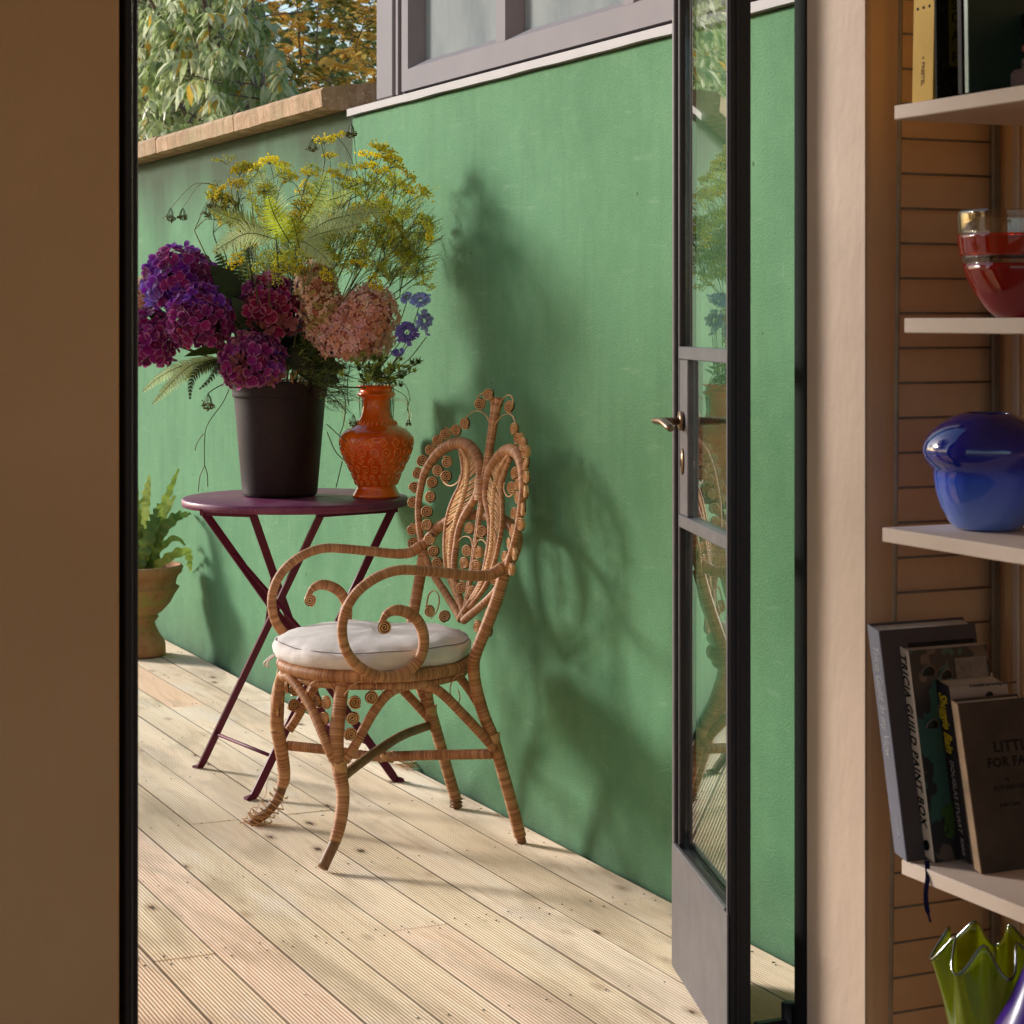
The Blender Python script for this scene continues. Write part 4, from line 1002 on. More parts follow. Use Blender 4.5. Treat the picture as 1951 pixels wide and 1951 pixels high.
letters('TRICIA GUILD PAINT BOX', 0.0205, mp(M, -0.0016, 0.0145, 0.281), -U, T, M_LET_BLK, 'title', b2, bold=0.0006, fit=0.238, spacing=1.15)
MB().tube([mp(M, -0.0013, 0.015, 0.018), mp(M, -0.0020, 0.015, 0.018)], 0.0075, 16).build('emblem', M_LET_BLK, b2)
M_JAR = flatmat('paint_pot_print', (0.03, 0.028, 0.02)); M_JARR = flatmat('paint_pot_rim_print', (0.20, 0.14, 0.11)); M_CARD = flatmat('pale_card_print', (0.24, 0.19, 0.155), var=0.3, scale=60)
for d_, u_2, r_ in ((0.028, 0.258, 0.013), (0.058, 0.252, 0.011), (0.024, 0.185, 0.011), (0.044, 0.208, 0.009)):
    pr = MB(); pr.tube([mp(M, d_, 0.0301, u_2), mp(M, d_, 0.0304, u_2)], r_, 20, mi=0); pr.tube([mp(M, d_, 0.0304, u_2), mp(M, d_, 0.0307, u_2)], r_ * 0.78, 20, mi=1); pr.build('cover_photo', [M_JARR, M_JAR], b2)
MB().box(0.075, 0.13, 0.0301, 0.0305, 0.240, 0.276, M).build('cover_photo', M_CARD, b2)
lf = MB()
for k in range(26):
    a = random.uniform(0, 6.28); c0 = mp(M, 0.036 + random.uniform(-.014, .014), 0.0302 + 0.0001 * k, 0.045 + random.uniform(-.015, .03)); r_ = 0.006
    lf.add([c0 + D * r_ * math.cos(a) * 1.6 + U * r_ * math.sin(a) * 1.6, c0 - D * r_ * math.sin(a) * .6 + U * r_ * math.cos(a) * .6, c0 - D * r_ * math.cos(a) - U * r_ * math.sin(a), c0 + D * r_ * math.sin(a) * .6 - U * r_ * math.cos(a) * .6], [(0, 1, 2, 3)])
stuff(lf.build('cover_photo', flatmat('leaf_print', (0.06, 0.11, 0.02)), b2))
dk = flatmat('black_spine', (0.028, 0.022, 0.024)); whc = flatmat('white_cover', (0.42, 0.33, 0.28))
o3 = PZ(1822, 1636, Z4 + 0.0005)
b3, M, D, T, U = book('thick black paperback with tall yellow spine title, between the paint book and brown book', 'black_paperback', o3, 0.036, 0.242, 0.10, L, dk, whc)
letters('Shuggie Bain', 0.025, mp(M, -0.0016, 0.018, 0.226), -U, T, M_LET_YEL, 'title', b3, bold=0.0006, fit=0.082)
letters('DOUGLAS STUART', 0.012, mp(M, -0.0016, 0.020, 0.135), -U, T, M_LET_WHT, 'author', b3, fit=0.098)
letters('PICADOR', 0.010, mp(M, -0.0016, 0.021, 0.030), -U, T, M_LET_WHT, 'imprint', b3, fit=0.024)
MB().tube([mp(M, 0.066, 0.036, 0.225), mp(M, 0.066, 0.0365, 0.225)], 0.0065, 14).build('emblem', M_JAR, b3)
letters('A beautiful and moving first novel', 0.006, mp(M, 0.034, 0.0364, 0.241), D, U, M_JAR, 'quote', b3)
brown = simple('brown_cloth', (0.060, 0.040, 0.028), 0.85, var=0.3, scale=14, bmp=0.4, bscale=500); tan = simple('worn_tan_cloth', (0.34, 0.215, 0.125), 0.8, var=0.25, scale=30)
o4 = PZ(1858, 1661, Z4 + 0.0005)
b4, M, D, T, U = book('worn brown clothbound book with faded cover title, at the front of the lower shelf', 'brown_cloth_book', o4, 0.016, 0.228, 0.112, math.radians(13.5), tan, brown)
M_FADE = flatmat('faded_print', (0.012, 0.008, 0.006))
letters('LITTLE', 0.021, mp(M, 0.048, 0.0162, 0.165), D, U, M_FADE, 'title', b4, bold=0.0005, spacing=1.12)
letters('FOR FAMOUS', 0.018, mp(M, 0.034, 0.0162, 0.144), D, U, M_FADE, 'title', b4, bold=0.0005, spacing=1.1)
letters('by', 0.008, mp(M, 0.060, 0.0162, 0.122), D, U, M_FADE, 'author', b4)
letters('RUTHERFORD', 0.009, mp(M, 0.038, 0.0162, 0.110), D, U, M_FADE, 'author', b4)
letters('John Lane', 0.009, mp(M, 0.045, 0.0162, 0.088), D, U, M_FADE, 'author', b4)
# ribbon marker hanging from the paint book
M_RIB = flatmat('navy_ribbon', (0.008, 0.008, 0.05), 0.6)
rb_ = MB(); pts = spline([PS(1766, 1640, 2.985), PS(1768, 1670, 2.965), PS(1764, 1700, 2.965), PS(1766, 1730, 2.965), PS(1773, 1757, 2.965)], 0.005)
v = []
for k, q in enumerate(pts):
    w_ = 0.0034 * (1 if k < len(pts) - 3 else 0.5); sd = Vector((CA, -SA, 0)) ; v += [Vector(q) - sd * w_, Vector(q) + sd * w_, Vector(q) + sd * w_ + Vector((SA, CA, 0)) * .0005, Vector(q) - sd * w_ + Vector((SA, CA, 0)) * .0005]
f = [(4 * k + j, 4 * k + (j + 1) % 4, 4 * k + 4 + (j + 1) % 4, 4 * k + 4 + j) for k in range(len(pts) - 1) for j in range(4)]
rb_.add(v, f).build('ribbon_marker', M_RIB, b2)
# ------------------------------------------------------------------ top shelf
ys_ = flatmat('mustard_cloth', (0.62, 0.38, 0.06)); gs = flatmat('sea_green_cloth', (0.022, 0.045, 0.035), 0.35)
def tbook(label, name, pxl, pyb, th, h, dep, sm, cm, lean=0.02):
    o_ = PZ(pxl, pyb, Z1 + 0.0005); return book(label, name, o_, th * SH, h * SH, dep, lean, sm, cm)
t1, M, D, T, U = tbook('mustard yellow spined book standing at the left end of the top shelf', 'yellow_book', 1739, 196, 0.050, 0.22, 0.14, ys_, ys_, -0.03)
for k in range(3): MB().tube([mp(M, -0.0013, 0.010 + 0.0135 * k, 0.128), mp(M, -0.0021, 0.010 + 0.0135 * k, 0.128)], 0.0022, 10).build('printed_dot', M_LET_BLK, t1)
letters('+ PRESTEL', 0.010, mp(M, -0.0016, 0.024, 0.062), -U, T, flatmat('brown_print', (0.12, 0.06, 0.015)), 'imprint', t1, fit=0.04)
m, nt, b = newmat('black_pattern_cover'); M_PAT = m
co = objco(nt)
cc = ramp(nt, noise(nt, co, 90, 4, 0.7), [(0.45, (0.012, 0.010, 0.007)), (0.60, (0.035, 0.04, 0.022)), (0.68, (0.16, 0.13, 0.05))], 'CONSTANT')
nt.links.new(cc, b.inputs['Base Color']); b.inputs['Roughness'].default_value = 0.7; b.inputs['Specular IOR Level'].default_value = 0.1
t2, M, D, T, U = tbook('black book with mottled pattern and yellow panel beside the mustard book', 'patterned_book', 1783, 188.5, 0.006, 0.21, 0.15, M_PAT, M_PAT)
M_OLIVE = flatmat('olive_panel', (0.12, 0.11, 0.012))
MB().box(0.018, 0.070, 0.0061, 0.0064, 0.045, 0.140, M).build('panel', M_OLIVE, t2)
for k, (tx, u0) in enumerate((('SO', 0.128), ('CAN', 0.110), ('A', 0.086), ('FOR', 0.056))):
    letters(tx, 0.021, mp(M, 0.022, 0.0066, u0), D, U, M_LET_BLK, 'title', t2)
t3, M, D, T, U = tbook('slim black book with pale vertical lettering next to the green book', 'lettered_book', 1827, 181, 0.010, 0.215, 0.12, dk, dk)
letters('THE PULLOVER', 0.0115, mp(M, -0.0016, 0.005, 0.205), -U, T, M_LET_PALE, 'title', t3, bold=0.0004)
m, nt, b = newmat('sea_green_gloss'); 
b.inputs['Base Color'].default_value = (0.10, 0.20, 0.16, 1); b.inputs['Roughness'].default_value = 0.3
t4, M, D, T, U = tbook('glossy dark green book standing right of the patterned books', 'green_book', 1840, 178.5, 0.009, 0.23, 0.13, m, gs)
def stackbook(label, name, px, py, pyt, w, mat, letter=None, lm=None, z=None, dy=0.0, r_=0.006):
    """a book lying flat, spine toward the room"""
    zz = Z1 if z is None else z; o_ = PS(px, py, 2.93 + dy); h_ = (py - pyt) * 2.93 * SH / FP
    bk = thing(name, label, 'book', (o_.x, o_.y, zz), 'books lying in a pile on the top shelf')
    MB().box(0, 0.14, -0.22, 0.0, 0.0006, h_, Matrix.Translation((o_.x, o_.y, zz)), bev=r_).build('cover', mat, bk)
    if letter: letters(letter, h_ * 0.42, (o_.x - 0.0006, o_.y - 0.02, zz + h_ / 2), (0, -1, 0), (0, 0, 1), lm, 'title', bk)
    return zz + h_
z = stackbook('thick pale lilac hardback lying at the bottom of the pile on the top shelf', 'flat_book', 1886, 166, 117, .2, flatmat('lilac_jacket', (0.42, 0.31, 0.34)), None, None)
z = stackbook('thinner pinkish white hardback lying second in the pile on the top shelf', 'flat_book', 1905, 113, 91, .2, flatmat('pink_white_jacket', (0.50, 0.38, 0.37)), 'LINDBERG', flatmat('grey_print', (0.16, 0.11, 0.14)), z, 0.01, 0.002)
z = stackbook('bright orange-red book lying third in the pile on the top shelf', 'flat_book', 1917, 85, 48, .2, flatmat('red_orange_jacket', (0.62, 0.09, 0.03)), 'COLOUR', flatmat('rose_print', (0.62, 0.30, 0.28)), z, 0.0, 0.010)
z = stackbook('slim dark charcoal book with light title lying above the orange book', 'flat_book', 1912, 46, 30, .2, flatmat('charcoal_jacket', (0.04, 0.03, 0.04)), 'NOTES', M_LET_PALE, z, 0.0, 0.002)
z = stackbook('thick black book lying at the top of the pile on the top shelf', 'flat_book', 1916, 28, -6, .2, flatmat('black_jacket', (0.012, 0.01, 0.012)), None, None, z, 0.0, 0.004)
# ------------------------------------------------------------------ glassware
def solidglass(name, col, dens, rough=0.0, ior=1.45):
    m, nt, b = newmat(name); b.inputs['Base Color'].default_value = c4(col); b.inputs['Transmission Weight'].default_value = 1.0
    b.inputs['Roughness'].default_value = rough; b.inputs['IOR'].default_value = ior
    return m
def glossy(name, c, rough=0.06, coat=0.8, sss=0.0):
    m, nt, b = newmat(name); b.inputs['Base Color'].default_value = c4(c); b.inputs['Roughness'].default_value = rough; b.inputs['Coat Weight'].default_value = coat; b.inputs['Specular IOR Level'].default_value = 0.2
    return m
m, nt, b = newmat('cobalt_glass'); M_COB = m
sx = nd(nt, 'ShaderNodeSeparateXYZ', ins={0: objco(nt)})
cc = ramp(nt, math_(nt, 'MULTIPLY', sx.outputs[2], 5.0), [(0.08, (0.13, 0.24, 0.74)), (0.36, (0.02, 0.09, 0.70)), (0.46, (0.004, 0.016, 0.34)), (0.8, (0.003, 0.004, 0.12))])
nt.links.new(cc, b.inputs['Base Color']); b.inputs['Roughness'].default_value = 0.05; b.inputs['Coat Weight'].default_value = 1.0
c0 = PS(1882, 1010, 2.985); CBX, CBY = c0.x, c0.y
prof = [(0, 0), (0.040, 0.0), (0.046, 0.003), (0.054, 0.012), (0.064, 0.030), (0.071, 0.052), (0.0735, 0.070), (0.074, 0.080), (0.0765, 0.084), (0.083, 0.091), (0.0875, 0.100), (0.089, 0.108), (0.087, 0.118), (0.080, 0.130), (0.066, 0.143), (0.050, 0.1525), (0.038, 0.158), (0.034, 0.1595), (0.031, 0.158), (0.048, 0.148), (0.07, 0.13), (0.08, 0.108), (0.066, 0.06), (0.04, 0.006), (0, 0.004)]
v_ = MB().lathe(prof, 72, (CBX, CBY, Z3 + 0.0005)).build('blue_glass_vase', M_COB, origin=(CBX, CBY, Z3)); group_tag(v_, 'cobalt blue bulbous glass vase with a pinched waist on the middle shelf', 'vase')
def tinted(name, tint, body, share, **k):
    m = clearglass(name, tint, **k); nt = m.node_tree
    mx = [n for n in nt.nodes if n.type == 'MIX_SHADER'][0]; tb = mx.inputs[1].links[0].from_socket
    df = nd(nt, 'ShaderNodeBsdfDiffuse', ins={'Color': c4(body)}); tl = nd(nt, 'ShaderNodeBsdfTranslucent', ins={'Color': c4(body)})
    m2 = nd(nt, 'ShaderNodeMixShader', ins={0: 0.5, 1: df.outputs[0], 2: tl.outputs[0]})
    m3 = nd(nt, 'ShaderNodeMixShader', ins={0: share, 1: tb, 2: m2.outputs[0]})
    nt.links.new(m3.outputs[0], mx.inputs[1]); return m
M_REDG = tinted('red_glass', (0.6, 0.02, 0.03), (0.62, 0.006, 0.012), 0.55, r0=0.06, extra=0.02); M_ORG = tinted('orange_red_glass', (0.7, 0.12, 0.05), (0.75, 0.06, 0.015), 0.38, r0=0.06, extra=0.03); M_CLR = clearglass('bowl_clear_glass', (0.92, 0.9, 0.86), r0=0.05, extra=0.03)
c0 = PS(1968, 604, 2.925); RX, RY = c0.x, c0.y
bowl = thing('striped_glass_bowl', 'clear glass bowl with red and orange bands on the upper shelf', 'bowl', (RX, RY, Z2))
def shellp(zs):
    out = [(0.0, 0.0), (0.048, 0.0), (0.058, 0.008), (0.074, 0.028), (0.085, 0.048), (0.0925, 0.068), (0.0965, 0.083), (0.099, 0.10), (0.1005, 0.112), (0.1015, 0.128), (0.102, 0.143)]
    r = lambda z: float(np.interp(z, [p[1] for p in out[1:]], [p[0] for p in out[1:]]))
    return r
rr_ = shellp(0)
def band(z0, z1, name, mat):
    zs = np.linspace(z0, z1, 8); pr = [(rr_(z), z) for z in zs] + [(rr_(z) - 0.003, z) for z in zs[::-1]]
    if z0 == 0: pr = [(0, 0)] + [(rr_(z), z) for z in zs] + [(rr_(z) - 0.003, z) for z in zs[::-1][:-1]] + [(0.04, 0.006), (0, 0.006)]
    else: pr = pr + [pr[0]]
    MB().lathe(pr, 72, (RX, RY, Z2 + 0.0006)).build(name, mat, bowl)
band(0, 0.072, 'base_band', M_REDG); band(0.0721, 0.082, 'clear_band', M_CLR); band(0.0821, 0.111, 'orange_band', M_ORG); band(0.1111, 0.143, 'rim_band', M_CLR)
# ruffled green handkerchief vase
M_GRN = tinted('green_glass', (0.72, 0.80, 0.14), (0.34, 0.38, 0.015), 0.30, r0=0.04, extra=0.0)
c0 = PS(1884, 2000, 2.94); GX, GY = c0.x, c0.y
def ruff(a, z, j): t = max(0, z / 0.24); return 1 + (0.22 * t ** 2.2) * math.cos(7 * a + 0.6) + 0.05 * t * math.cos(3 * a + 1)
zz = np.linspace(0.0, 0.222, 24); pr = [(0, 0)] + [(0.042 + 0.028 * (z / 0.24) ** 1.3, z) for z in zz]; pr2 = [(r - 0.0028, z) for r, z in pr[:0:-1]]
pr2 = [(r, max(z, 0.01)) for r, z in pr2]
gvb = MB().lathe(pr + pr2 + [(0, 0.01)], 140, (GX, GY, Z5 + 0.0006), wob=ruff)
# the folded rim dips and rises
gvb.v = [(x, y, z + 0.022 * max(0, (z - Z5 - 0.12) / 0.12) * math.cos(7 * math.atan2(y - GY, x - GX) + 0.6 + 3.14) ) for x, y, z in gvb.v]
gv = gvb.build('ruffled_vase', M_GRN, origin=(GX, GY, Z5)); group_tag(gv, 'olive green ruffled glass vase on the bottom shelf', 'vase')
rimp = []
for k in range(141):
    a = 2 * math.pi * k / 140; r = 0.0675 * ruff(a, 0.222, 0); rimp.append((GX + r * math.cos(a), GY + r * math.sin(a), Z5 + 0.2225 + 0.0187 * math.cos(7 * a + 0.6 + 3.14)))
MB().tube(rimp, 0.0018, 6, cap=False).build('rim', clearglass('green_glass_rim', (0.16, 0.22, 0.01), r0=0.1, extra=0.1), gv)
c0 = PS(2012, 2000, 2.84); PXX, PYY = c0.x, c0.y
pv = MB().lathe([(0, 0), (0.05, 0), (0.075, 0.03), (0.092, 0.07), (0.093, 0.10), (0.080, 0.14), (0.060, 0.18), (0.042, 0.22), (0.03, 0.26), (0.026, 0.29), (0.03, 0.31), (0.027, 0.31), (0.02, 0.29), (0.03, 0.24), (0.07, 0.12), (0, 0.01)], 64, (PXX, PYY, Z5 + 0.0005)).build('purple_vase', glossy('violet_glass', (0.035, 0.004, 0.17), 0.22, 0.0)); group_tag(pv, 'deep violet blue glossy vase standing right of the green ruffled vase', 'vase')
# ================================================================== FLOWERS AND FOLIAGE ON THE TABLE
rnd = random.uniform
M_STEM = leafmat('green_stem', [(0.05, 0.08, 0.02), (0.09, 0.13, 0.035)], 0.05)
M_STEMD = leafmat('dark_stem', [(0.05, 0.07, 0.025), (0.09, 0.12, 0.04)], 0.05)
M_STEMP = leafmat('pale_stem', [(0.22, 0.24, 0.10), (0.30, 0.33, 0.15)], 0.1)
M_YEL = leafmat('fennel_yellow', [(0.90, 0.72, 0.03), (0.95, 0.84, 0.06), (0.92, 0.90, 0.18)], 0.55, rnd=0.2, scale=30)
M_YGR = leafmat('fennel_olive', [(0.62, 0.66, 0.08), (0.85, 0.84, 0.12), (0.52, 0.62, 0.12)], 0.55, rnd=0.2, scale=30)
M_SEED = leafmat('fennel_seed', [(0.09, 0.08, 0.02), (0.20, 0.18, 0.03)], 0.1)
M_THREAD = leafmat('fennel_thread', [(0.22, 0.30, 0.08), (0.42, 0.50, 0.12), (0.58, 0.62, 0.16)], 0.45, scale=20)
M_FERN = leafmat('fern_green', [(0.40, 0.50, 0.12), (0.58, 0.66, 0.24)], 0.55, scale=14)
M_FERNB = leafmat('fern_bright', [(0.45, 0.55, 0.03), (0.58, 0.66, 0.06)], 0.5, scale=14)
M_FERNG = leafmat('fern_silver', [(0.48, 0.60, 0.26), (0.72, 0.80, 0.50)], 0.55, scale=14)
M_FERND = leafmat('fern_dark', [(0.035, 0.065, 0.03), (0.08, 0.12, 0.05)], 0.25, scale=14)
M_LEAFD = leafmat('dark_leaf', [(0.012, 0.022, 0.010), (0.03, 0.05, 0.018)], 0.12, rough=0.4)
M_LEAFM = leafmat('mid_leaf', [(0.06, 0.11, 0.025), (0.12, 0.18, 0.04)], 0.3, rough=0.4)
def petalmat(name, cols, edge, rn=0.35, trans=0.36):
    """petals paler at the rim (uv.x = 0 at the heart, 1 at the rim)"""
    m, nt, b = newmat(name)
    uv = nd(nt, 'ShaderNodeUVMap', uv_map='uv').outputs[0]; s = nd(nt, 'ShaderNodeSeparateXYZ', ins={0: uv})
    r = orand(nt); n = noise(nt, worldpos(nt), 16, 3, 0.6)
    f = math_(nt, 'ADD', math_(nt, 'MULTIPLY', r, 0.5), math_(nt, 'MULTIPLY', n, 0.5))
    k = len(cols); c = ramp(nt, f, [(0.2 + 0.6 * i / (k - 1), cols[i]) for i in range(k)])
    c = mixc(nt, ramp(nt, s.outputs[0], [(0.70, 0.0), (1.0, 0.75)]), c, edge)
    nt.links.new(c, b.inputs['Base Color']); b.inputs['Roughness'].default_value = 0.5; b.inputs['Specular IOR Level'].default_value = 0.3
    b.inputs['Sheen Weight'].default_value = 0.15
    tr = nd(nt, 'ShaderNodeBsdfTranslucent', ins={'Color': c})
    mx = nd(nt, 'ShaderNodeMixShader', ins={0: trans, 1: b.outputs[0], 2: tr.outputs[0]})
    nt.links.new(mx.outputs[0], nt.nodes['Material Output'].inputs[0]); return m
P_VIOLET = petalmat('violet_petal', [(0.10, 0.006, 0.28), (0.18, 0.008, 0.36), (0.26, 0.008, 0.26), (0.16, 0.03, 0.48)], (0.46, 0.20, 0.68))
P_PURPLE = petalmat('purple_petal', [(0.10, 0.002, 0.08), (0.26, 0.005, 0.16), (0.36, 0.008, 0.17)], (0.60, 0.20, 0.46))
P_BLUE = petalmat('bluish_petal', [(0.13, 0.07, 0.42), (0.20, 0.11, 0.50), (0.22, 0.05, 0.38)], (0.42, 0.32, 0.72))
P_CRIMSON = petalmat('crimson_petal', [(0.20, 0.003, 0.04), (0.36, 0.006, 0.11), (0.42, 0.018, 0.16)], (0.72, 0.32, 0.42))
P_MAGENTA = petalmat('magenta_petal', [(0.15, 0.002, 0.08), (0.32, 0.006, 0.22), (0.40, 0.03, 0.30)], (0.72, 0.34, 0.54))
P_DUSTY = petalmat('dusty_petal', [(0.26, 0.06, 0.09), (0.36, 0.11, 0.13), (0.22, 0.04, 0.09)], (0.50, 0.24, 0.22))
P_PEACH = petalmat('peach_petal', [(0.78, 0.50, 0.32), (0.90, 0.62, 0.44), (0.94, 0.72, 0.56)], (0.92, 0.74, 0.62), trans=0.45)
P_PINK = petalmat('rose_petal', [(0.86, 0.20, 0.30), (0.93, 0.42, 0.46), (0.95, 0.60, 0.58)], (0.98, 0.82, 0.82), trans=0.45)
P_SALMON = petalmat('salmon_petal', [(0.46, 0.12, 0.10), (0.78, 0.36, 0.26), (0.82, 0.44, 0.28)], (0.88, 0.58, 0.46), trans=0.45)
def floret(r, cup, seed, arms=4):
    rs = random.Random(seed); v = []; f = []; uv = []
    for k in range(arms):
        a = 2 * math.pi * k / arms + rs.uniform(-.12, .12); w = rs.uniform(0.80, 1.02); tw = rs.uniform(-.25, .25); lift = rs.uniform(-.25, .25) + cup
        ca, sa = math.cos(a), math.sin(a); o = len(v)
        prof = [(0.02, 0.0, 0.0), (0.34, 0.40, .35), (0.72, 0.56, .8), (0.97, 0.30, 1), (1.04, 0.0, 1)]
        P = [(0.02, 0.0, 0.0), (0.36, 0.42, .3), (0.76, 0.60, .9), (1.0, 0.28, 1), (0.98, -0.28, 1), (0.76, -0.60, .9), (0.36, -0.42, .3), (0.55, 0.0, 0.45)]
        for (x, y, e) in P:
            x *= r; y *= r * w; z = lift * x * x / r + 0.10 * abs(y) + tw * y - (0.05 * r if e == .45 else 0)
            v.append((x * ca - y * sa, x * sa + y * ca, z)); uv.append(e)
        for i in range(7): f.append((o + i, o + (i + 1) % 7, o + 7))
    b = MB(); b.add(v, f, smooth=True, uv=[[(uv[i], 0) for i in q] for q in f]); return b
FL = [floret(0.0168, c, s) for c, s in ((0.55, 1), (0.3, 2), (0.75, 3), (0.5, 4), (0.15, 5))]
flcache = {}
def floret_mesh(i, mat):
    if (i, mat.name) not in flcache:
        o = FL[i].build('floret', mat); flcache[(i, mat.name)] = o.data; bpy.data.objects.remove(o)
    return flcache[(i, mat.name)]
def fib(n):
    g_ = math.pi * (3 - math.sqrt(5))
    for k in range(n):
        z = 1 - 2 * (k + .5) / n; r = math.sqrt(1 - z * z); yield Vector((r * math.cos(g_ * k), r * math.sin(g_ * k), z))
def stem_tube(pts, r, mat, name, parent, step=0.02, sides=6):
    return MB().tube([Vector(q) for q in spline(pts, step)], r, sides).build(name, mat, parent)
ROOT = Vector((BX, BY, TZ + 0.12)); RIM = Vector((BX, BY, TZ + 0.29))
def rimpt(tgt, s=0.075):
    d_ = Vector((tgt.x - BX, tgt.y - BY, 0)); d_ = d_.normalized() * min(s, d_.length) if d_.length > 1e-4 else d_
    return RIM + d_
def leafblade(mb, base, tip, w, nrm, fold=0.25, n=8, curl=0.15, serr=0.0):
    ax = tip - base; L = ax.length; ax.normalize(); sd = ax.cross(nrm).normalized(); up = sd.cross(ax)
    v = []; f = []
    for k in range(n + 1):
        t = k / n; hw = w * (math.sin(math.pi * t ** 0.75) ** 0.8) * (1 + serr * (-1) ** k); c_ = base + ax * (L * t) - up * curl * L * t * t
        v += [c_ + sd * hw + up * fold * hw, c_, c_ - sd * hw + up * fold * hw]
    for k in range(n): f += [(3 * k, 3 * k + 1, 3 * k + 4, 3 * k + 3), (3 * k + 1, 3 * k + 2, 3 * k + 5, 3 * k + 4)]
    mb.add(v, f, smooth=True)
def hydrangea(label, px, py, rpx, D, mats, squash=(1, 1, 1), n=150, leaves=(), cut=None):
    c = PD(px * K, py * K, D); R_ = rpx * .96 * K * D / FP
    h = thing('hydrangea', label, 'hydrangea', tuple(c), 'hydrangea heads in the bucket')
    rim = rimpt(c)
    stem_tube([ROOT + (rim - RIM) * .4, rim, rim.lerp(c, .6) + Vector((0, 0, .02)), c], 0.0035, M_STEM, 'stem', h)
    core = MB(); core.lathe([(0.0, -0.62 * R_)] + [(R_ * .72 * math.cos(a), R_ * .72 * math.sin(a) * squash[2]) for a in [-1.2 + .4 * k for k in range(7)]] + [(0, .74 * R_ * squash[2])], 16)
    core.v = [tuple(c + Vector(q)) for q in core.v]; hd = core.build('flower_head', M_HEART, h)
    for u in fib(int(n * 1.2)):
        if u.z < -0.80: continue
        q = Vector((u.x * squash[0], u.y * squash[1], u.z * squash[2])); rr = R_ * rnd(0.86, 1.06)
        bump_ = 1 + 0.05 * MN.noise(u * 2.3 + Vector((px, 0, 0)))
        pos = q * rr * bump_
        m_ = None
        for crit, mt in mats:
            if crit(u) or mt is mats[-1][1]: m_ = mt; break
        o = bpy.data.objects.new('floret', floret_mesh(random.randrange(5), m_)); COL.objects.link(o); o.parent = hd
        tilt = (u + Vector((rnd(-.55, .55), rnd(-.55, .55), rnd(-.35, .65)))).normalized()
        o.rotation_mode = 'QUATERNION'; o.rotation_quaternion = tilt.to_track_quat('Z', 'Y') @ Matrix.Rotation(rnd(0, 6.28), 4, 'Z').to_quaternion()
        o.location = c + pos; s_ = rnd(0.75, 1.15); o.scale = (s_, s_, s_)
    for (lx, ly, tx, ty, w_, mt) in leaves:
        b_ = MB(); leafblade(b_, PD(lx * K, ly * K, D + .03), PD(tx * K, ty * K, D - .01), w_, Vector((-.5, -.6, .6)), n=10, serr=.05); b_.build('leaf', mt, h)
    return h
HP = random.random
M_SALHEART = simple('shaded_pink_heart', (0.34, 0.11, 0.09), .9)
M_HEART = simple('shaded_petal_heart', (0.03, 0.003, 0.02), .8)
camR = Vector((CA, -SA, 0))
hydrangea('largest violet-blue hydrangea head, upper left of the bucket', 341, 533, 68, 5.27, [(lambda u: u.dot(camR) < -.55 and u.z < .1 and HP() < .8, P_BLUE), (lambda u: HP() < .35, P_PURPLE), (lambda u: 1, P_VIOLET)], n=165)
hydrangea('deep purple hydrangea head nestled below the violet-blue one', 379, 600, 61, 5.17, [(lambda u: u.z > .35 and HP() < .5, P_VIOLET), (lambda u: u.z < -.4 and HP() < .5, P_CRIMSON), (lambda u: 1, P_PURPLE)], n=145)
hydrangea('crimson hydrangea head in the middle, left of the peach blooms', 515, 582, 64, 5.22, [(lambda u: u.z < -.3 and HP() < .45, P_DUSTY), (lambda u: u.z > .3 and HP() < .55, P_MAGENTA), (lambda u: u.dot(camR) > .6 and HP() < .4, P_BLUE), (lambda u: 1, P_CRIMSON)], n=155,
          leaves=[(560, 640, 470, 690, .022, M_LEAFD), (560, 630, 640, 700, .03, M_LEAFD), (540, 650, 600, 725, .026, M_LEAFD)])
hydrangea('magenta hydrangea head hanging over the rim of the bucket', 474, 682, 60, 5.16, [(lambda u: u.z > .3 and HP() < .5, P_PURPLE), (lambda u: HP() < .25, P_DUSTY), (lambda u: u.dot(camR) > .5 and HP() < .4, P_VIOLET), (lambda u: 1, P_MAGENTA)], squash=(1.04, 1.0, .92), n=145,
          leaves=[(430, 658, 348, 664, .016, M_LEAFM), (500, 640, 440, 560, .03, M_LEAFD), (450, 560, 400, 500, .03, M_LEAFD)])
hydrangea('plum red hydrangea head at the far left, cut off by the door frame', 276, 642, 58, 5.24, [(lambda u: HP() < .4, P_PURPLE), (lambda u: 1, P_MAGENTA)], n=135,
          leaves=[(330, 620, 268, 575, .02, M_LEAFM)])
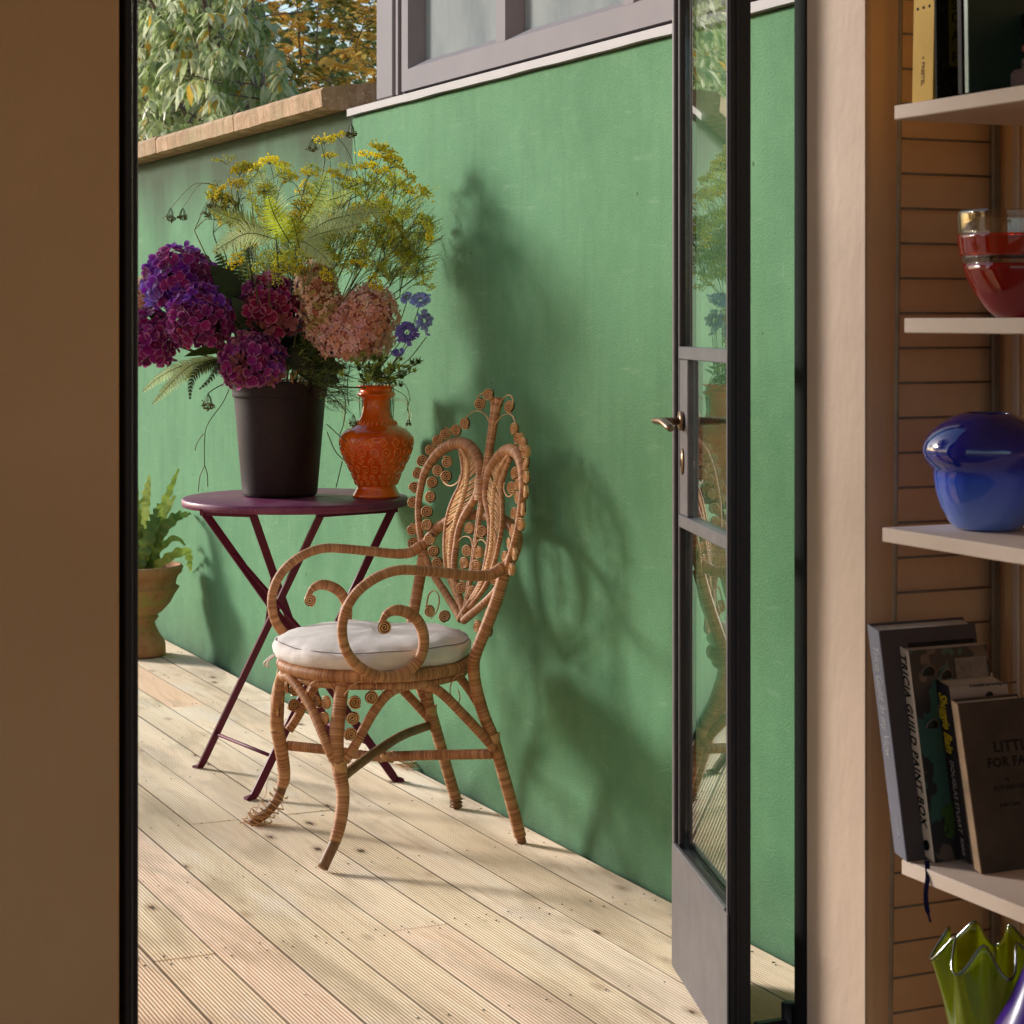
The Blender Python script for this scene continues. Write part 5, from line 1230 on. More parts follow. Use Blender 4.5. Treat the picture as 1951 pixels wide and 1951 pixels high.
def lacy(label, blobs, mats, D, rf=0.0094):
    """a panicle of small florets, too many to pick apart"""
    c = PD(blobs[0][0] * K, blobs[0][1] * K, D)
    h = thing('hydrangea', label, 'hydrangea', tuple(c), 'hydrangea heads in the bucket')
    rim = rimpt(c); stem_tube([ROOT + (rim - RIM) * .4, rim, rim.lerp(c, .6), c], 0.0035, M_STEM, 'stem', h)
    per = [MB() for _ in mats]; corem = MB()
    for (bx, by, rx_, ry_, dz) in blobs:
        cc_ = PD(bx * K, by * K, D + dz); Rx, Ry = rx_ * K * D / FP, ry_ * K * D / FP
        n = int(75 * (Rx * Ry) / (0.05 ** 2) * 3.0)
        corem.lathe([(0, -Ry * .8)] + [(Rx * .82 * math.cos(a), Ry * .82 * math.sin(a)) for a in (-.9, -.4, 0, .4, .9)] + [(0, Ry * .8)], 12, tuple(cc_))
        for u in fib(n):
            w_ = (1 + 0.20 * MN.noise(u * 3.1 + Vector((bx, 0, 0)))) * rnd(.88, 1.06)
            pos = cc_ + Vector((u.x * Rx, u.y * Rx, u.z * Ry)) * w_
            k = random.choices(range(len(mats)), [m_[1](u) for m_ in mats])[0]
            r_ = rf * rnd(.7, 1.2); zax = (u + Vector((rnd(-.6, .6), rnd(-.6, .6), rnd(-.4, .6)))).normalized()
            xa = zax.orthogonal().normalized(); ya = zax.cross(xa); a0 = rnd(0, 6.28)
            for j in range(4):
                a = a0 + j * math.pi / 2; d_ = xa * math.cos(a) + ya * math.sin(a); e_ = xa * -math.sin(a) + ya * math.cos(a); cup = zax * r_ * rnd(-.1, .9)
                per[k].add([pos, pos + d_ * r_ * .6 + e_ * r_ * .45 + cup * .5, pos + d_ * r_ * 1.05 + cup, pos + d_ * r_ * .6 - e_ * r_ * .45 + cup * .5], [(0, 1, 2, 3)], smooth=True, uv=[[(0, 0), (.75, 0), (1, 0), (.75, 0)]])
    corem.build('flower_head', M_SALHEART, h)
    for b_, m_ in zip(per, mats): stuff(b_.build('florets', m_[0], h))
    return h
lacy('rounded pink hydrangea panicle with rosy top, above the orange vase', [(697, 592, 53, 54, 0), (668, 640, 72, 40, .02), (642, 600, 40, 36, .03)], [(P_PINK, lambda u: .8 + max(0, u.z) * 2.6), (P_SALMON, lambda u: 1.0), (P_PEACH, lambda u: .35)], 5.12)
lacy('peach and green hydrangea panicle behind the crimson head', [(597, 535, 38, 40, 0), (610, 585, 40, 46, .0), (600, 622, 24, 24, .0)], [(P_PEACH, lambda u: 1.0), (P_SALMON, lambda u: .35), (leafmat('greenish_petal', [(0.30, 0.26, 0.08), (0.42, 0.33, 0.12)], .3), lambda u: .5)], 5.15)
lacy('small peach hydrangea sprig peeping out behind the violet-blue head', [(268, 560, 22, 34, 0), (300, 520, 26, 24, .02)], [(P_PEACH, lambda u: 1.0), (P_SALMON, lambda u: .8)], 5.36)
# ------------------------------------------------------------------ fern fronds
def frond(label, pts, mat, wmax, D=None, n=40, droop=0.1, face=(-.42, -.9, .1), sweep=0.5, group='fern fronds in the bucket', bw_=0.0024, narrow=0.0):
    P = [Vector(q) if len(q) == 3 and not isinstance(q[0], int) else PD(q[0] * K, q[1] * K, q[2]) for q in pts]
    fr_ = thing('fern_frond', label, 'fern frond', tuple(P[0]), group)
    S = spline(P, 0.003); m_ = len(S); fc = Vector(face).normalized()
    MB().tube([Vector(S[i]) for i in range(0, m_, 3)], [0.0016 * (1 - .7 * i / m_) for i in range(0, m_, 3)], 5).build('stalk', M_STEM if mat is not M_FERNG else M_STEMP, fr_)
    V = []; F = []
    n = int(np.linalg.norm(np.diff(S, axis=0), axis=1).sum() / 0.0050)
    for k in range(n):
        t = 0.10 + 0.89 * k / n; i = min(m_ - 2, int(t * (m_ - 1))); c_ = Vector(S[i]); tg = (Vector(S[i + 1]) - Vector(S[max(0, i - 1)])).normalized()
        sd = tg.cross(fc).normalized(); up = sd.cross(tg)
        w_ = 1.22 * wmax * (math.sin(math.pi * min(1, t ** (0.75))) ** 0.75) * rnd(.88, 1.08)
        w_ = max(w_, wmax * 0.1)
        for s_ in (-1, 1):
            d_ = (sd * s_ + tg * sweep * rnd(.8, 1.2) + up * rnd(-.15, .15) - Vector((0, 0, droop))).normalized()
            o = len(V); e_ = tg * bw_
            V += [c_ - e_, c_ + d_ * w_ * .5 - e_ * .75 + up * w_ * .05, c_ + d_ * w_ - Vector((0, 0, droop * w_ * .5)), c_ + d_ * w_ * .5 + e_ * .75 + up * w_ * .05, c_ + e_]
            F += [(o, o + 1, o + 3, o + 4), (o + 1, o + 2, o + 3, o + 3)]
    b_ = MB(); b_.add(V, [q if len(set(q)) == 4 else q[:3] for q in F]); stuff(b_.build('leaflets', mat, fr_))
    return fr_
H_ = (545, 452, 5.12)
frond('silvery fern frond reaching up and left above the flowers', [H_, (522, 395, 5.10), (500, 350, 5.12), (488, 320, 5.14)], M_FERNG, .036, narrow=1)
frond('tall pale fern frond pointing up toward the yellow umbels', [(555, 440, 5.14), (580, 400, 5.14), (603, 360, 5.15), (618, 322, 5.17)], M_FERN, .040)
frond('silver fern frond arching to the right in the middle of the bouquet', [(560, 460, 5.10), (610, 420, 5.08), (670, 404, 5.07), (738, 400, 5.06)], M_FERNG, .034)
frond('short pale frond spreading right under the arching one', [(555, 465, 5.08), (600, 442, 5.06), (650, 430, 5.05), (682, 420, 5.05)], M_FERNG, .028)
frond('soft green fern frond fanning right behind the silver one', [(565, 440, 5.16), (610, 385, 5.18), (640, 372, 5.18), (668, 360, 5.2)], M_FERN, .036)
frond('long olive fern frond sweeping left toward the door frame', [(530, 440, 5.12), (480, 425, 5.10), (430, 408, 5.10), (386, 386, 5.12)], M_FERN, .030)
frond('silver fern frond drooping left over the violet head', [(522, 452, 5.08), (470, 440, 5.05), (430, 458, 5.04), (398, 478, 5.04)], M_FERNG, .034)
frond('acid yellow-green fern frond standing upright in the centre', [(548, 460, 5.02), (530, 430, 4.99), (515, 400, 4.98), (505, 368, 4.98)], M_FERNB, .034)
frond('small acid green frond tip beside the upright one', [(565, 468, 5.02), (556, 430, 5.0), (548, 405, 5.0)], M_FERNB, .022)
frond('silver fern frond hanging down to the right over the peach bloom', [(560, 452, 5.02), (580, 460, 5.0), (605, 478, 4.98), (630, 505, 4.97)], M_FERNG, .026)
for k, (lab, q) in enumerate((('dark fern frond behind the violet head, nearest the magenta leaf', [(450, 640, 5.3), (430, 560, 5.3), (420, 500, 5.3), (405, 470, 5.3)]), ('dark upright fern frond behind the crimson head', [(470, 600, 5.3), (462, 540, 5.3), (465, 490, 5.3), (470, 455, 5.32)]), ('dark fern frond between the violet and crimson heads', [(480, 620, 5.32), (500, 540, 5.32), (520, 500, 5.33), (530, 470, 5.34)]), ('dark curling fern frond under the centre of the fan', [(470, 600, 5.26), (445, 550, 5.25), (440, 515, 5.25), (448, 490, 5.25)]))):
    frond(lab, q, M_FERND, .036, droop=.3)
for lab, q, m_, w_ in (('brownish fern frond trailing furthest left below the plum head', [(420, 672, 5.2), (345, 690, 5.12), (300, 712, 5.08), (266, 742, 5.06)], M_FERNG, .022),
                       ('grey fern frond trailing down left, tip curled low', [(420, 676, 5.18), (360, 690, 5.1), (318, 728, 5.06), (285, 765, 5.05)], M_FERNG, .024),
                       ('thin trailing fern frond hanging straight down left of the bucket', [(430, 680, 5.2), (385, 690, 5.1), (362, 715, 5.08), (358, 758, 5.07)], M_FERND, .018),
                       ('small curled fern frond tip beside the magenta head', [(430, 680, 5.2), (412, 690, 5.1), (396, 715, 5.08), (372, 738, 5.07)], M_FERND, .014),
                       ('yellow-green frond trailing left beneath the purple head', [(430, 670, 5.22), (400, 684, 5.14), (372, 694, 5.12), (345, 720, 5.1)], M_FERN, .022)):
    frond(lab, q, m_, w_, droop=.35)
# ------------------------------------------------------------------ fennel
def umbel(seed, R_, rays, blob, seeds=False, cl=6):
    rs = random.Random(seed); ray_b = MB(); bl = MB()
    for k in range(rays):
        u = rs.uniform(.15, 1) ** .5; a = 2.4 * k + rs.uniform(-.3, .3)
        if seeds: tip = Vector((u * .30 * math.cos(a), u * .30 * math.sin(a), -1.0 * (1 - .45 * u))) * R_; mid = Vector((tip.x * .7, tip.y * .7, tip.z * .45))
        else: tip = Vector((u * math.cos(a), u * math.sin(a), .75 * (1.15 - u * .6))) * R_ * rs.uniform(.85, 1.1); mid = Vector((tip.x * .5, tip.y * .5, tip.z * .62))
        ray_b.tube([Vector((0, 0, 0)), mid, tip], 0.0005, 3, cap=False, smooth=False)
        for j in range(cl):
            o_ = Vector((rs.gauss(0, 1), rs.gauss(0, 1), rs.gauss(0, .7))) * blob * .95; r_ = blob * rs.uniform(.35, .62)
            c_ = tip + o_; v = [c_ + Vector(q) * r_ for q in ((1, 0, 0), (-1, 0, 0), (0, 1, 0), (0, -1, 0), (0, 0, 1), (0, 0, -1))]
            bl.add(v, [(0, 2, 4), (2, 1, 4), (1, 3, 4), (3, 0, 4), (2, 0, 5), (1, 2, 5), (3, 1, 5), (0, 3, 5)])
            if not seeds and j < 3: ray_b.tube([tip, c_], 0.0003, 3, cap=False, smooth=False)
    return ray_b, bl
def umbel_mesh(seed, R_, rays, blob, mat, seeds=False):
    a, b_ = umbel(seed, R_, rays, blob, seeds)
    n = len(a.v); o = len(a.f)
    a.mi = [0] * len(a.f); a.add(b_.v, b_.f, mi=1)
    ob = a.build('flower_cluster', [M_STEMP if mat is M_YGR else M_STEM, mat]); d = ob.data; bpy.data.objects.remove(ob); return d
UMB = {'y': [umbel_mesh(k, .022, 13, .0052, M_YEL) for k in range(4)], 'g': [umbel_mesh(10 + k, .024, 14, .0044, M_YGR) for k in range(5)],
       's': [umbel_mesh(20 + k, .042, 14, .0040, M_SEED, True) for k in range(2)], 'p': [umbel_mesh(30, .034, 10, .0040, M_YGR)], 'b': [umbel_mesh(40 + k, .034, 18, .0055, M_YEL) for k in range(2)]}
def fennel(label, tips, main, D, mat=M_STEM, r=.0014):
    """one cut fennel stalk: main stem, side rays, a flower cluster on each tip"""
    T = [PD(x * K, y * K, D + d_) for x, y, d_, _k in tips]
    for t_ in T: t_.x = min(t_.x, 1.99)
    top = PD(main[0] * K, main[1] * K, D); top.x = min(top.x, 1.97)
    rim = rimpt(top, .08)
    h = thing('fennel_stalk', label, 'fennel', tuple(rim), 'flowering fennel stalks in the bucket')
    MB().tube([Vector(q) for q in spline([ROOT + (rim - RIM) * .3, rim, rim.lerp(top, .5) + Vector((rnd(-.01, .01), 0, .015)), top], .02)], [r * 1.4 - k * r * .5 / 60 for k in range(len(spline([ROOT + (rim - RIM) * .3, rim, rim.lerp(top, .5) + Vector((0, 0, .015)), top], .02)) + 3)][:10000] if False else r * 1.15, 5).build('stem', mat, h)
    for t_, (x, y, d_, kd) in zip(T, tips):
        mid = top.lerp(t_, .5) + Vector((0, 0, .012 if kd != 's' else .03))
        end = t_
        sb = MB(); sb.tube([Vector(q) for q in spline([top, mid, end], .01)], r * .62, 4); ss_ = sb.build('side_stem', mat, h)
        o = bpy.data.objects.new('flower_cluster', random.choice(UMB[kd])); COL.objects.link(o); o.parent = ss_
        dir_ = (end - mid).normalized() + Vector((0, 0, .5)); 
        if kd == 's': dir_ = Vector((0, 0, 1))
        o.rotation_mode = 'QUATERNION'; o.rotation_quaternion = dir_.to_track_quat('Z', 'Y') @ Matrix.Rotation(rnd(0, 6), 4, 'Z').to_quaternion()
        o.location = end; s_ = rnd(.8, 1.15); o.scale = (s_, s_, s_)
    return h
fennel('fennel stalk with one pale open umbel at the upper left', [(430, 312, 0, 'p')], (434, 350), 5.14, M_STEMP)
fennel('fennel stalk with golden clusters left of the silver fern', [(447, 350, 0, 'y'), (462, 322, .02, 'y'), (420, 366, 0, 'y'), (452, 330, 0, 'y'), (436, 380, 0, 'y')], (450, 395), 5.12)
fennel('fennel stalk with golden clusters just left of the upright silver frond', [(510, 310, 0, 'y'), (530, 316, 0, 'y'), (485, 322, 0, 'y'), (545, 335, 0, 'y')], (520, 370), 5.2)
fennel('fennel stalk whose topmost seed head nods below the coping', [(662, 232, 0, 's'), (640, 262, 0, 'y')], (674, 330), 5.24, M_STEMD)
fennel('fennel stalk with a small nodding umbel above the pale fern', [(612, 272, 0, 'y'), (590, 262, 0, 's')], (613, 300), 5.2, M_STEMD)
fennel('fullest golden fennel stalk at the upper right of the bouquet', [(700, 305, 0, 'b'), (722, 292, 0, 'b'), (690, 320, -.02, 'y'), (735, 318, 0, 'b'), (712, 330, -.03, 'b'), (715, 285, .02, 'y'), (742, 306, 0, 'y')], (690, 390), 5.2)
fennel('golden fennel stalk between the pale fern and the fullest one', [(640, 340, 0, 'y'), (655, 322, 0, 'g'), (628, 330, 0, 'y'), (622, 300, .02, 'y'), (648, 360, 0, 'g')], (630, 400), 5.22)
fennel('fennel stalk with golden clusters in front of the fern fan', [(566, 398, -.1, 'y'), (552, 415, -.1, 'y'), (575, 388, -.1, 'y'), (562, 428, -.1, 'y')], (560, 450), 5.12)
fennel('arching fennel stalk reaching furthest left with dangling seed heads', [(345, 392, -.02, 's'), (322, 392, 0, 's'), (400, 372, 0, 's'), (420, 372, 0, 's')], (410, 350), 5.12, M_STEMP)
fennel('low arching fennel stalk with dark seed clusters above the violet head', [(392, 385, 0, 's'), (440, 395, 0, 's'), (455, 400, 0, 's')], (460, 410), 5.12, M_STEMD)
areas = [(470, 350), (430, 400), (500, 345), (575, 335), (540, 360), (395, 395), (455, 430), (690, 360), (730, 350), (760, 375), (775, 410), (790, 440), (795, 480), (700, 420), (740, 420), (660, 450), (720, 470), (760, 500), (690, 510), (650, 395), (600, 500), (640, 480), (760, 455), (785, 520), (560, 500), (520, 505), (490, 480), (590, 480), (665, 375)]
names_ = ['at the upper left, below the golden clusters', 'at the left, above the violet head', 'behind the upright silver fern', 'between the two upright ferns', 'behind the acid green fern', 'furthest left under the arching stalk', 'over the drooping silver fern at the left', 'nearest the golden umbels', 'beside the golden umbels', 'on the upper right fringe', 'on the right fringe at mid height', 'on the right fringe beside the wall shadow', 'low on the right fringe', 'in the middle right thicket', 'behind the arching silver frond', 'above the peach blooms', 'in the lower right thicket', 'above the blue scabious', 'just above the pink panicle', 'left of the golden umbels', 'above the crimson head', 'behind the hanging silver frond', 'in the densest thicket by the wall', 'lowest on the right, over the scabious', 'behind the peach panicle', 'between the ferns and crimson head', 'under the drooping silver frond', 'beneath the fern fan', 'behind the pale fern tip']
for k, (ax, ay) in enumerate(areas):
    tips = []
    for j in range(5 if k > 6 else 4):
        tx, ty = min(800, ax + rnd(-42, 42)), ay + rnd(-34, 34)
        tips.append((tx, ty, rnd(-.06, .06), random.choice('gggyy' if ay < 440 else 'ggggy')))
    fennel('olive fennel stalk ' + names_[k], tips, (ax - 15 + rnd(-20, 10), ay + 40), (5.12 + rnd(-.06, .12)), random.choice([M_STEM, M_STEMP, M_STEM]))
# thread-like fennel leaves: a mass of fine filaments
def threads(name_label, polys, nlines, mats, depth, root, group='fennel leaf haze in the bucket'):
    h = thing('fennel_foliage', name_label, 'fennel leaves', tuple(RIM), None)
    per = {m_.name: (MB(), m_) for m_ in mats}
    for _ in range(nlines):
        x0, x1, y0, y1 = random.choice(polys)
        x, y = rnd(x0, x1), rnd(y0, y1); p = PD(x * K, y * K, depth + rnd(-.08, .10)); p.x = min(p.x, 2.0)
        dirv = (p - root).normalized(); dirv = (dirv + Vector((rnd(-.5, .5), rnd(-.5, .5), rnd(-.35, .35)))).normalized()
        L_ = rnd(.03, .075); mb, _m = per[random.choice(mats).name]
        q = p + dirv * L_; mb.tube([p, p.lerp(q, .5) + Vector((0, 0, .003)), q], [.0010, .0008, .0003], 3, cap=False, smooth=False)
        for j in range(6):
            s_ = p.lerp(q, .15 + .14 * j); d2 = (dirv + Vector((rnd(-1, 1), rnd(-1, 1), rnd(-.9, .9))) * .8).normalized()
            e_ = s_ + d2 * rnd(.010, .024); e_.x = min(e_.x, 2.015)
            mb.tube([s_, e_], [.00065, .00025], 3, cap=False, smooth=False)
    for mb, m_ in per.values(): stuff(mb.build('filaments', m_, h))
    return h
threads('feathery olive fennel leaves massed at the right of the bouquet', [(620, 800, 420, 530), (690, 790, 360, 450), (640, 780, 460, 535), (700, 800, 430, 530)], 330, [M_THREAD, M_YGR, M_THREAD, M_STEM], 5.17, RIM)
threads('feathery green fennel leaves filling the middle, below the fern fan', [(440, 640, 470, 560), (520, 620, 450, 540), (560, 660, 420, 480)], 520, [M_THREAD, M_STEM, M_THREAD, M_YGR], 5.3, RIM)
threads('dark leaf tangle spilling over the right rim of the bucket', [(560, 640, 660, 735), (600, 645, 690, 760), (560, 620, 640, 720)], 230, [M_STEMD, M_STEM, M_THREAD, M_STEM], 5.20, RIM)
# dark filler leaves deep in the bouquet
fill = thing('leaf_filler', 'dark glossy leaves tucked between the hydrangea heads in the bucket', 'leaves', tuple(RIM))
for (lx, ly, tx, ty, w_) in ((520, 700, 440, 620, .035), (500, 690, 430, 520, .04), (540, 700, 560, 610, .04), (560, 690, 640, 650, .03), (560, 700, 650, 690, .03), (480, 700, 400, 650, .03), (520, 690, 470, 560, .035), (530, 690, 590, 560, .03), (590, 700, 640, 720, .025), (560, 660, 500, 640, .03)):
    b_ = MB(); leafblade(b_, PD(lx * K, ly * K, 5.32), PD(tx * K, ty * K, 5.30), w_, Vector((-.5, -.7, .3 + rnd(-.2, .2))), n=10, serr=.04); b_.build('leaf', M_LEAFD, fill)
for (x0, y0, x1, y1) in ((545, 722, 560, 700), (558, 722, 575, 698), (575, 722, 590, 702), (555, 724, 548, 705)):
    MB().tube([PD(x0 * K, y0 * K + 8, 5.30), PD(x1 * K, y1 * K, 5.22)], 0.0028, 7).build('cut_stalk', simple('straw_stalk', (0.42, 0.25, 0.09), .6), fill)
# dangling sprigs
def sprig(label, lines, mat=M_STEMD, r=.0013, buds=()):
    h = thing('fennel_sprig', label, 'fennel sprig', tuple(PD(lines[0][0][0] * K, lines[0][0][1] * K, 5.2)), 'wiry sprigs dangling from the bucket')
    for L_ in lines: MB().tube([Vector(q) for q in spline([PD(x * K, y * K, d_) for x, y, d_ in L_], .006)], r, 5).build('twig', mat, h)
    for x, y, kd, s_ in buds:
        o = bpy.data.objects.new('flower_cluster', random.choice(UMB[kd])); COL.objects.link(o); o.parent = h; o.location = PD(x * K, y * K, 5.18) - Vector(h.location); o.scale = (s_, s_, s_)
    return h
sprig('wiry dark sprig hanging low left of the bucket toward the table', [[(432, 735, 5.18), (420, 760, 5.15), (392, 800, 5.13), (386, 830, 5.13), (386, 878, 5.13)], [(386, 878, 5.13), (377, 900, 5.13), (374, 928, 5.13)], [(386, 878, 5.13), (391, 895, 5.13), (392, 918, 5.13)], [(384, 818, 5.13), (372, 835, 5.13), (368, 850, 5.13)]], r=.0012)
sprig('sprig with a nodding yellow umbel left of the bucket', [[(420, 725, 5.18), (402, 735, 5.16), (393, 742, 5.15)]], buds=[(393, 742, 's', 1.1)], mat=M_STEM)
sprig('forked wiry sprig hanging between bucket and vase', [[(620, 730, 5.2), (645, 738, 5.2), (652, 765, 5.2), (648, 800, 5.2), (641, 820, 5.2)], [(618, 735, 5.2), (640, 760, 5.2), (655, 780, 5.2)], [(616, 800, 5.2), (640, 822, 5.2), (655, 835, 5.2)], [(617, 815, 5.2), (632, 850, 5.2), (648, 868, 5.2)], [(646, 870, 5.2), (640, 895, 5.2), (634, 920, 5.2)], [(660, 690, 5.2), (655, 730, 5.2), (658, 765, 5.2)]], buds=[(667, 782, 's', .8)])
sprig('slender stalk leaning right from the bucket across to the vase', [[(590, 722, 5.22), (625, 729, 5.18), (690, 732, 5.14)]], mat=M_STEMD, r=.0022)
sprig('fine looping tendril right of the orange vase', [[(730, 715, 5.2), (760, 722, 5.2), (772, 745, 5.2), (768, 775, 5.2)], [(735, 730, 5.2), (765, 748, 5.2), (770, 775, 5.2), (775, 805, 5.2)]], r=.0009, buds=[(770, 790, 's', .5)])
# ------------------------------------------------------------------ scabious in the orange vase
P_SCAB = petalmat('scabious_petal', [(0.30, 0.34, 0.80), (0.40, 0.46, 0.90), (0.52, 0.62, 0.94)], (0.72, 0.76, 0.97), trans=.3)
P_SCABV = petalmat('scabious_violet', [(0.12, 0.09, 0.42), (0.22, 0.17, 0.60)], (0.42, 0.38, 0.80), trans=.3)
M_SC_C = leafmat('scabious_centre', [(0.20, 0.22, 0.10), (0.34, 0.34, 0.20)], .2)
VR = Vector((VX, VY, TZ + .283))
def scab(label, x, y, D, R_, face, mat, bud=False):
    c = PD(x * K, y * K, D); c.x = min(c.x, 1.99)
    h = thing('scabious', label, 'scabious', tuple(c), 'scabious stems in the orange vase')
    q = VR + Vector((rnd(-.02, .02), rnd(-.02, .02), 0))
    stem_tube([q - Vector((0, 0, .12)), q, q.lerp(c, .6) + Vector((rnd(-.01, .01), 0, -.01)), c - Vector(face).normalized() * .004], .0012, M_STEM, 'stem', h, .01, 5)
    Z = Vector(face).normalized(); X = Z.orthogonal().normalized(); Y = Z.cross(X)
    def put(p): return c + X * p[0] + Y * p[1] + Z * p[2]
    pet = MB(); n = 12 if not bud else 22
    for lay in range(3 if not bud else 1):
        for k in range(n):
            a = 2 * math.pi * (k + .5 * lay) / n + rnd(-.1, .1); Lp = R_ * (1 - .24 * lay) * rnd(.78, 1.12)
            ca, sa = math.cos(a), math.sin(a); up_ = (.05 + .28 * lay + rnd(-.12, .12) if not bud else 1.1)
            pts = [(R_ * .2, -.05), (R_ * .6, -.15), (Lp, -.19), (Lp * rnd(.86, 1.1), 0), (Lp * rnd(.9, 1.1), .19), (R_ * .6, .15), (R_ * .2, .05), (R_ * .65, 0)]
            v = []
            for (rr, w_) in pts:
                tw = w_ * R_ * 1.05; zz_ = up_ * rr * (1 if not bud else .7) + rnd(-.0015, .0015); r2 = rr if not bud else R_ * (.35 + .65 * math.sin(min(1.5, rr / R_ * 1.6)))
                v.append(put((r2 * ca - tw * sa, r2 * sa + tw * ca, zz_)))
            pet.add(v, [(i, (i + 1) % 7, 7) for i in range(7)], smooth=True, uv=[[(.6, 0), (.8, 0), (.4, 0)]] * 7)
    stuff(pet.build('petals', mat, h))
    cb = MB()
    for u in fib(46):
        if u.z > -.1: cb.lathe([(0, -.0014), (.0013, 0), (0, .0018)], 5, tuple(put((u.x * R_ * .30, u.y * R_ * .30, u.z * R_ * .22 + .002))))
    stuff(cb.build('centre', M_SC_C if not bud else mat, h))
    return h
scab('large open blue scabious facing the door, lower of the two near the wall', 768, 627, 4.98, .031, (-.42, -.9, .15), P_SCABV)
scab('palest blue scabious at the top right of the bouquet', 793, 568, 5.0, .030, (-.3, -.5, .8), P_SCAB)
scab('half-hidden blue scabious just below the palest one', 800, 605, 5.0, .026, (.1, -.9, .1), P_SCAB)
scab('small blue scabious behind, left of the palest one', 768, 562, 5.06, .020, (-.7, -.3, .6), P_SCAB)
scab('plump violet scabious bud below the open flower', 752, 672, 4.97, .017, (-.3, -.3, 1), P_SCABV, True)
scab('tiny pale scabious bud touching the wall', 806, 633, 5.0, .007, (.3, -.4, 1), P_SCAB, True)
# seed pods, buds and leaves crowding the mouth of the vase
def podstem(k, x, y):
    c = PD(x * K, y * K, 5.03 + rnd(-.05, .05)); c.x = min(c.x, 1.995)
    h = thing('scabious_pod', 'green scabious stem with a spiky seed pod crowding the mouth of the orange vase', 'seed pod', tuple(c), 'pod stems crowding the orange vase')
    q = VR + Vector((rnd(-.035, .035), rnd(-.035, .035), 0)); s_ = rnd(.006, .009)
    stem_tube([q - Vector((0, 0, .10)), q, q.lerp(c, .6) + Vector((rnd(-.01, .01), 0, 0)), c], .0011, random.choice([M_STEM, M_STEMD]), 'stem', h, .012, 5)
    pb_ = MB()
    for u in fib(16):
        a = u.orthogonal().normalized(); b2 = u.cross(a); t_ = c + u * s_ * (1 + .8 * (u.z > .2))
        pb_.add([c + a * s_ * .4, c - a * s_ * .4, t_], [(0, 1, 2)]); pb_.add([c + b2 * s_ * .4, c - b2 * s_ * .4, t_], [(0, 1, 2)])
    pb_.build('pod', M_THREAD if k % 3 else M_LEAFM, h)
    for j in range(3):
        lb = MB(); s0 = q.lerp(c, rnd(.2, .9)); e0 = s0 + Vector((rnd(-.03, .03), rnd(-.03, .03), rnd(-.005, .03))); e0.x = min(e0.x, 2.01); leafblade(lb, s0, e0, .0035, Vector((-.4, -.8, .3)), n=5); lb.build('leaf', M_LEAFM if j else M_THREAD, h)
for k in range(28): podstem(k, rnd(672, 758) if k % 4 else rnd(640, 790), rnd(668, 728))
podstem(0, 778, 684); podstem(1, 790, 682)
# ------------------------------------------------------------------ fern growing in the urn
uf = thing('potted_fern', 'wavy-edged hart\'s tongue fern growing in the terracotta urn', 'fern', (UX, UY, .27))
M_UF = leafmat('tongue_fern', [(0.20, 0.30, 0.05), (0.42, 0.52, 0.12)], .4, rough=.3, scale=10); M_UF2 = leafmat('tongue_fern_pale', [(0.40, 0.48, 0.10), (0.50, 0.56, 0.22)], .45, rough=.3); M_UF3 = leafmat('tongue_fern_dark', [(0.08, 0.14, 0.03), (0.18, 0.26, 0.06)], .3, rough=.3)
def strap(tip, ctrl, w_, mat, ph):
    base = Vector((UX + rnd(-.04, .04), UY + rnd(-.04, .04), .27)); S = spline([base, Vector(ctrl), Vector(tip)], .008); n = len(S)
    v = []; f = []
    for k in range(n):
        t = k / (n - 1); tg = (Vector(S[min(k + 1, n - 1)]) - Vector(S[max(0, k - 1)])).normalized(); sd = tg.cross(Vector((-.42, -.9, .2))).normalized(); up = sd.cross(tg)
        hw = w_ * max(.05, math.sin(math.pi * min(.97, t ** .8 * .95 + .04)) ** .6)
        wv = math.sin(k * 1.15 + ph); c_ = Vector(S[k])
        v += [c_ + sd * hw * (1 + .22 * wv) + up * hw * .35 * wv, c_ + up * hw * -.1, c_ - sd * hw * (1 + .22 * math.sin(k * 1.3 + ph * 2)) + up * hw * .35 * math.sin(k * 1.3 + ph * 2)]
    for k in range(n - 1): f += [(3 * k, 3 * k + 1, 3 * k + 4, 3 * k + 3), (3 * k + 1, 3 * k + 2, 3 * k + 5, 3 * k + 4)]
    MB().add(v, f, smooth=True).build('leaf', mat, uf)
def up_(x, y, d_=0): return PD(x * K, y * K, 7.25 + d_)
for (tx, ty, cx, cy_, w_, mt) in ((337, 885, 305, 960, .022, M_UF), (282, 897, 272, 970, .026, M_UF2), (258, 920, 255, 980, .03, M_UF), (360, 968, 320, 985, .028, M_UF3), (330, 935, 300, 985, .028, M_UF2), (350, 1028, 322, 1018, .018, M_UF3), (360, 1078, 345, 1040, .020, M_UF), (240, 905, 248, 980, .03, M_UF), (300, 950, 285, 1000, .03, M_UF3), (225, 930, 240, 980, .03, M_UF2), (268, 990, 266, 1020, .03, M_UF3), (318, 1000, 298, 1020, .026, M_UF3), (210, 960, 230, 1000, .03, M_UF), (190, 1000, 215, 1010, .03, M_UF3), (312, 955, 290, 1000, .025, M_UF)):
    strap(up_(tx, ty, rnd(-.1, .1)), up_(cx, cy_, rnd(-.05, .05)), w_ * .8, mt, rnd(0, 6))
MB().lathe([(0, .262), (.134, .266), (0, .2665)], 40, (UX, UY, 0.002)).build('potting_soil', M_SOIL, uf)
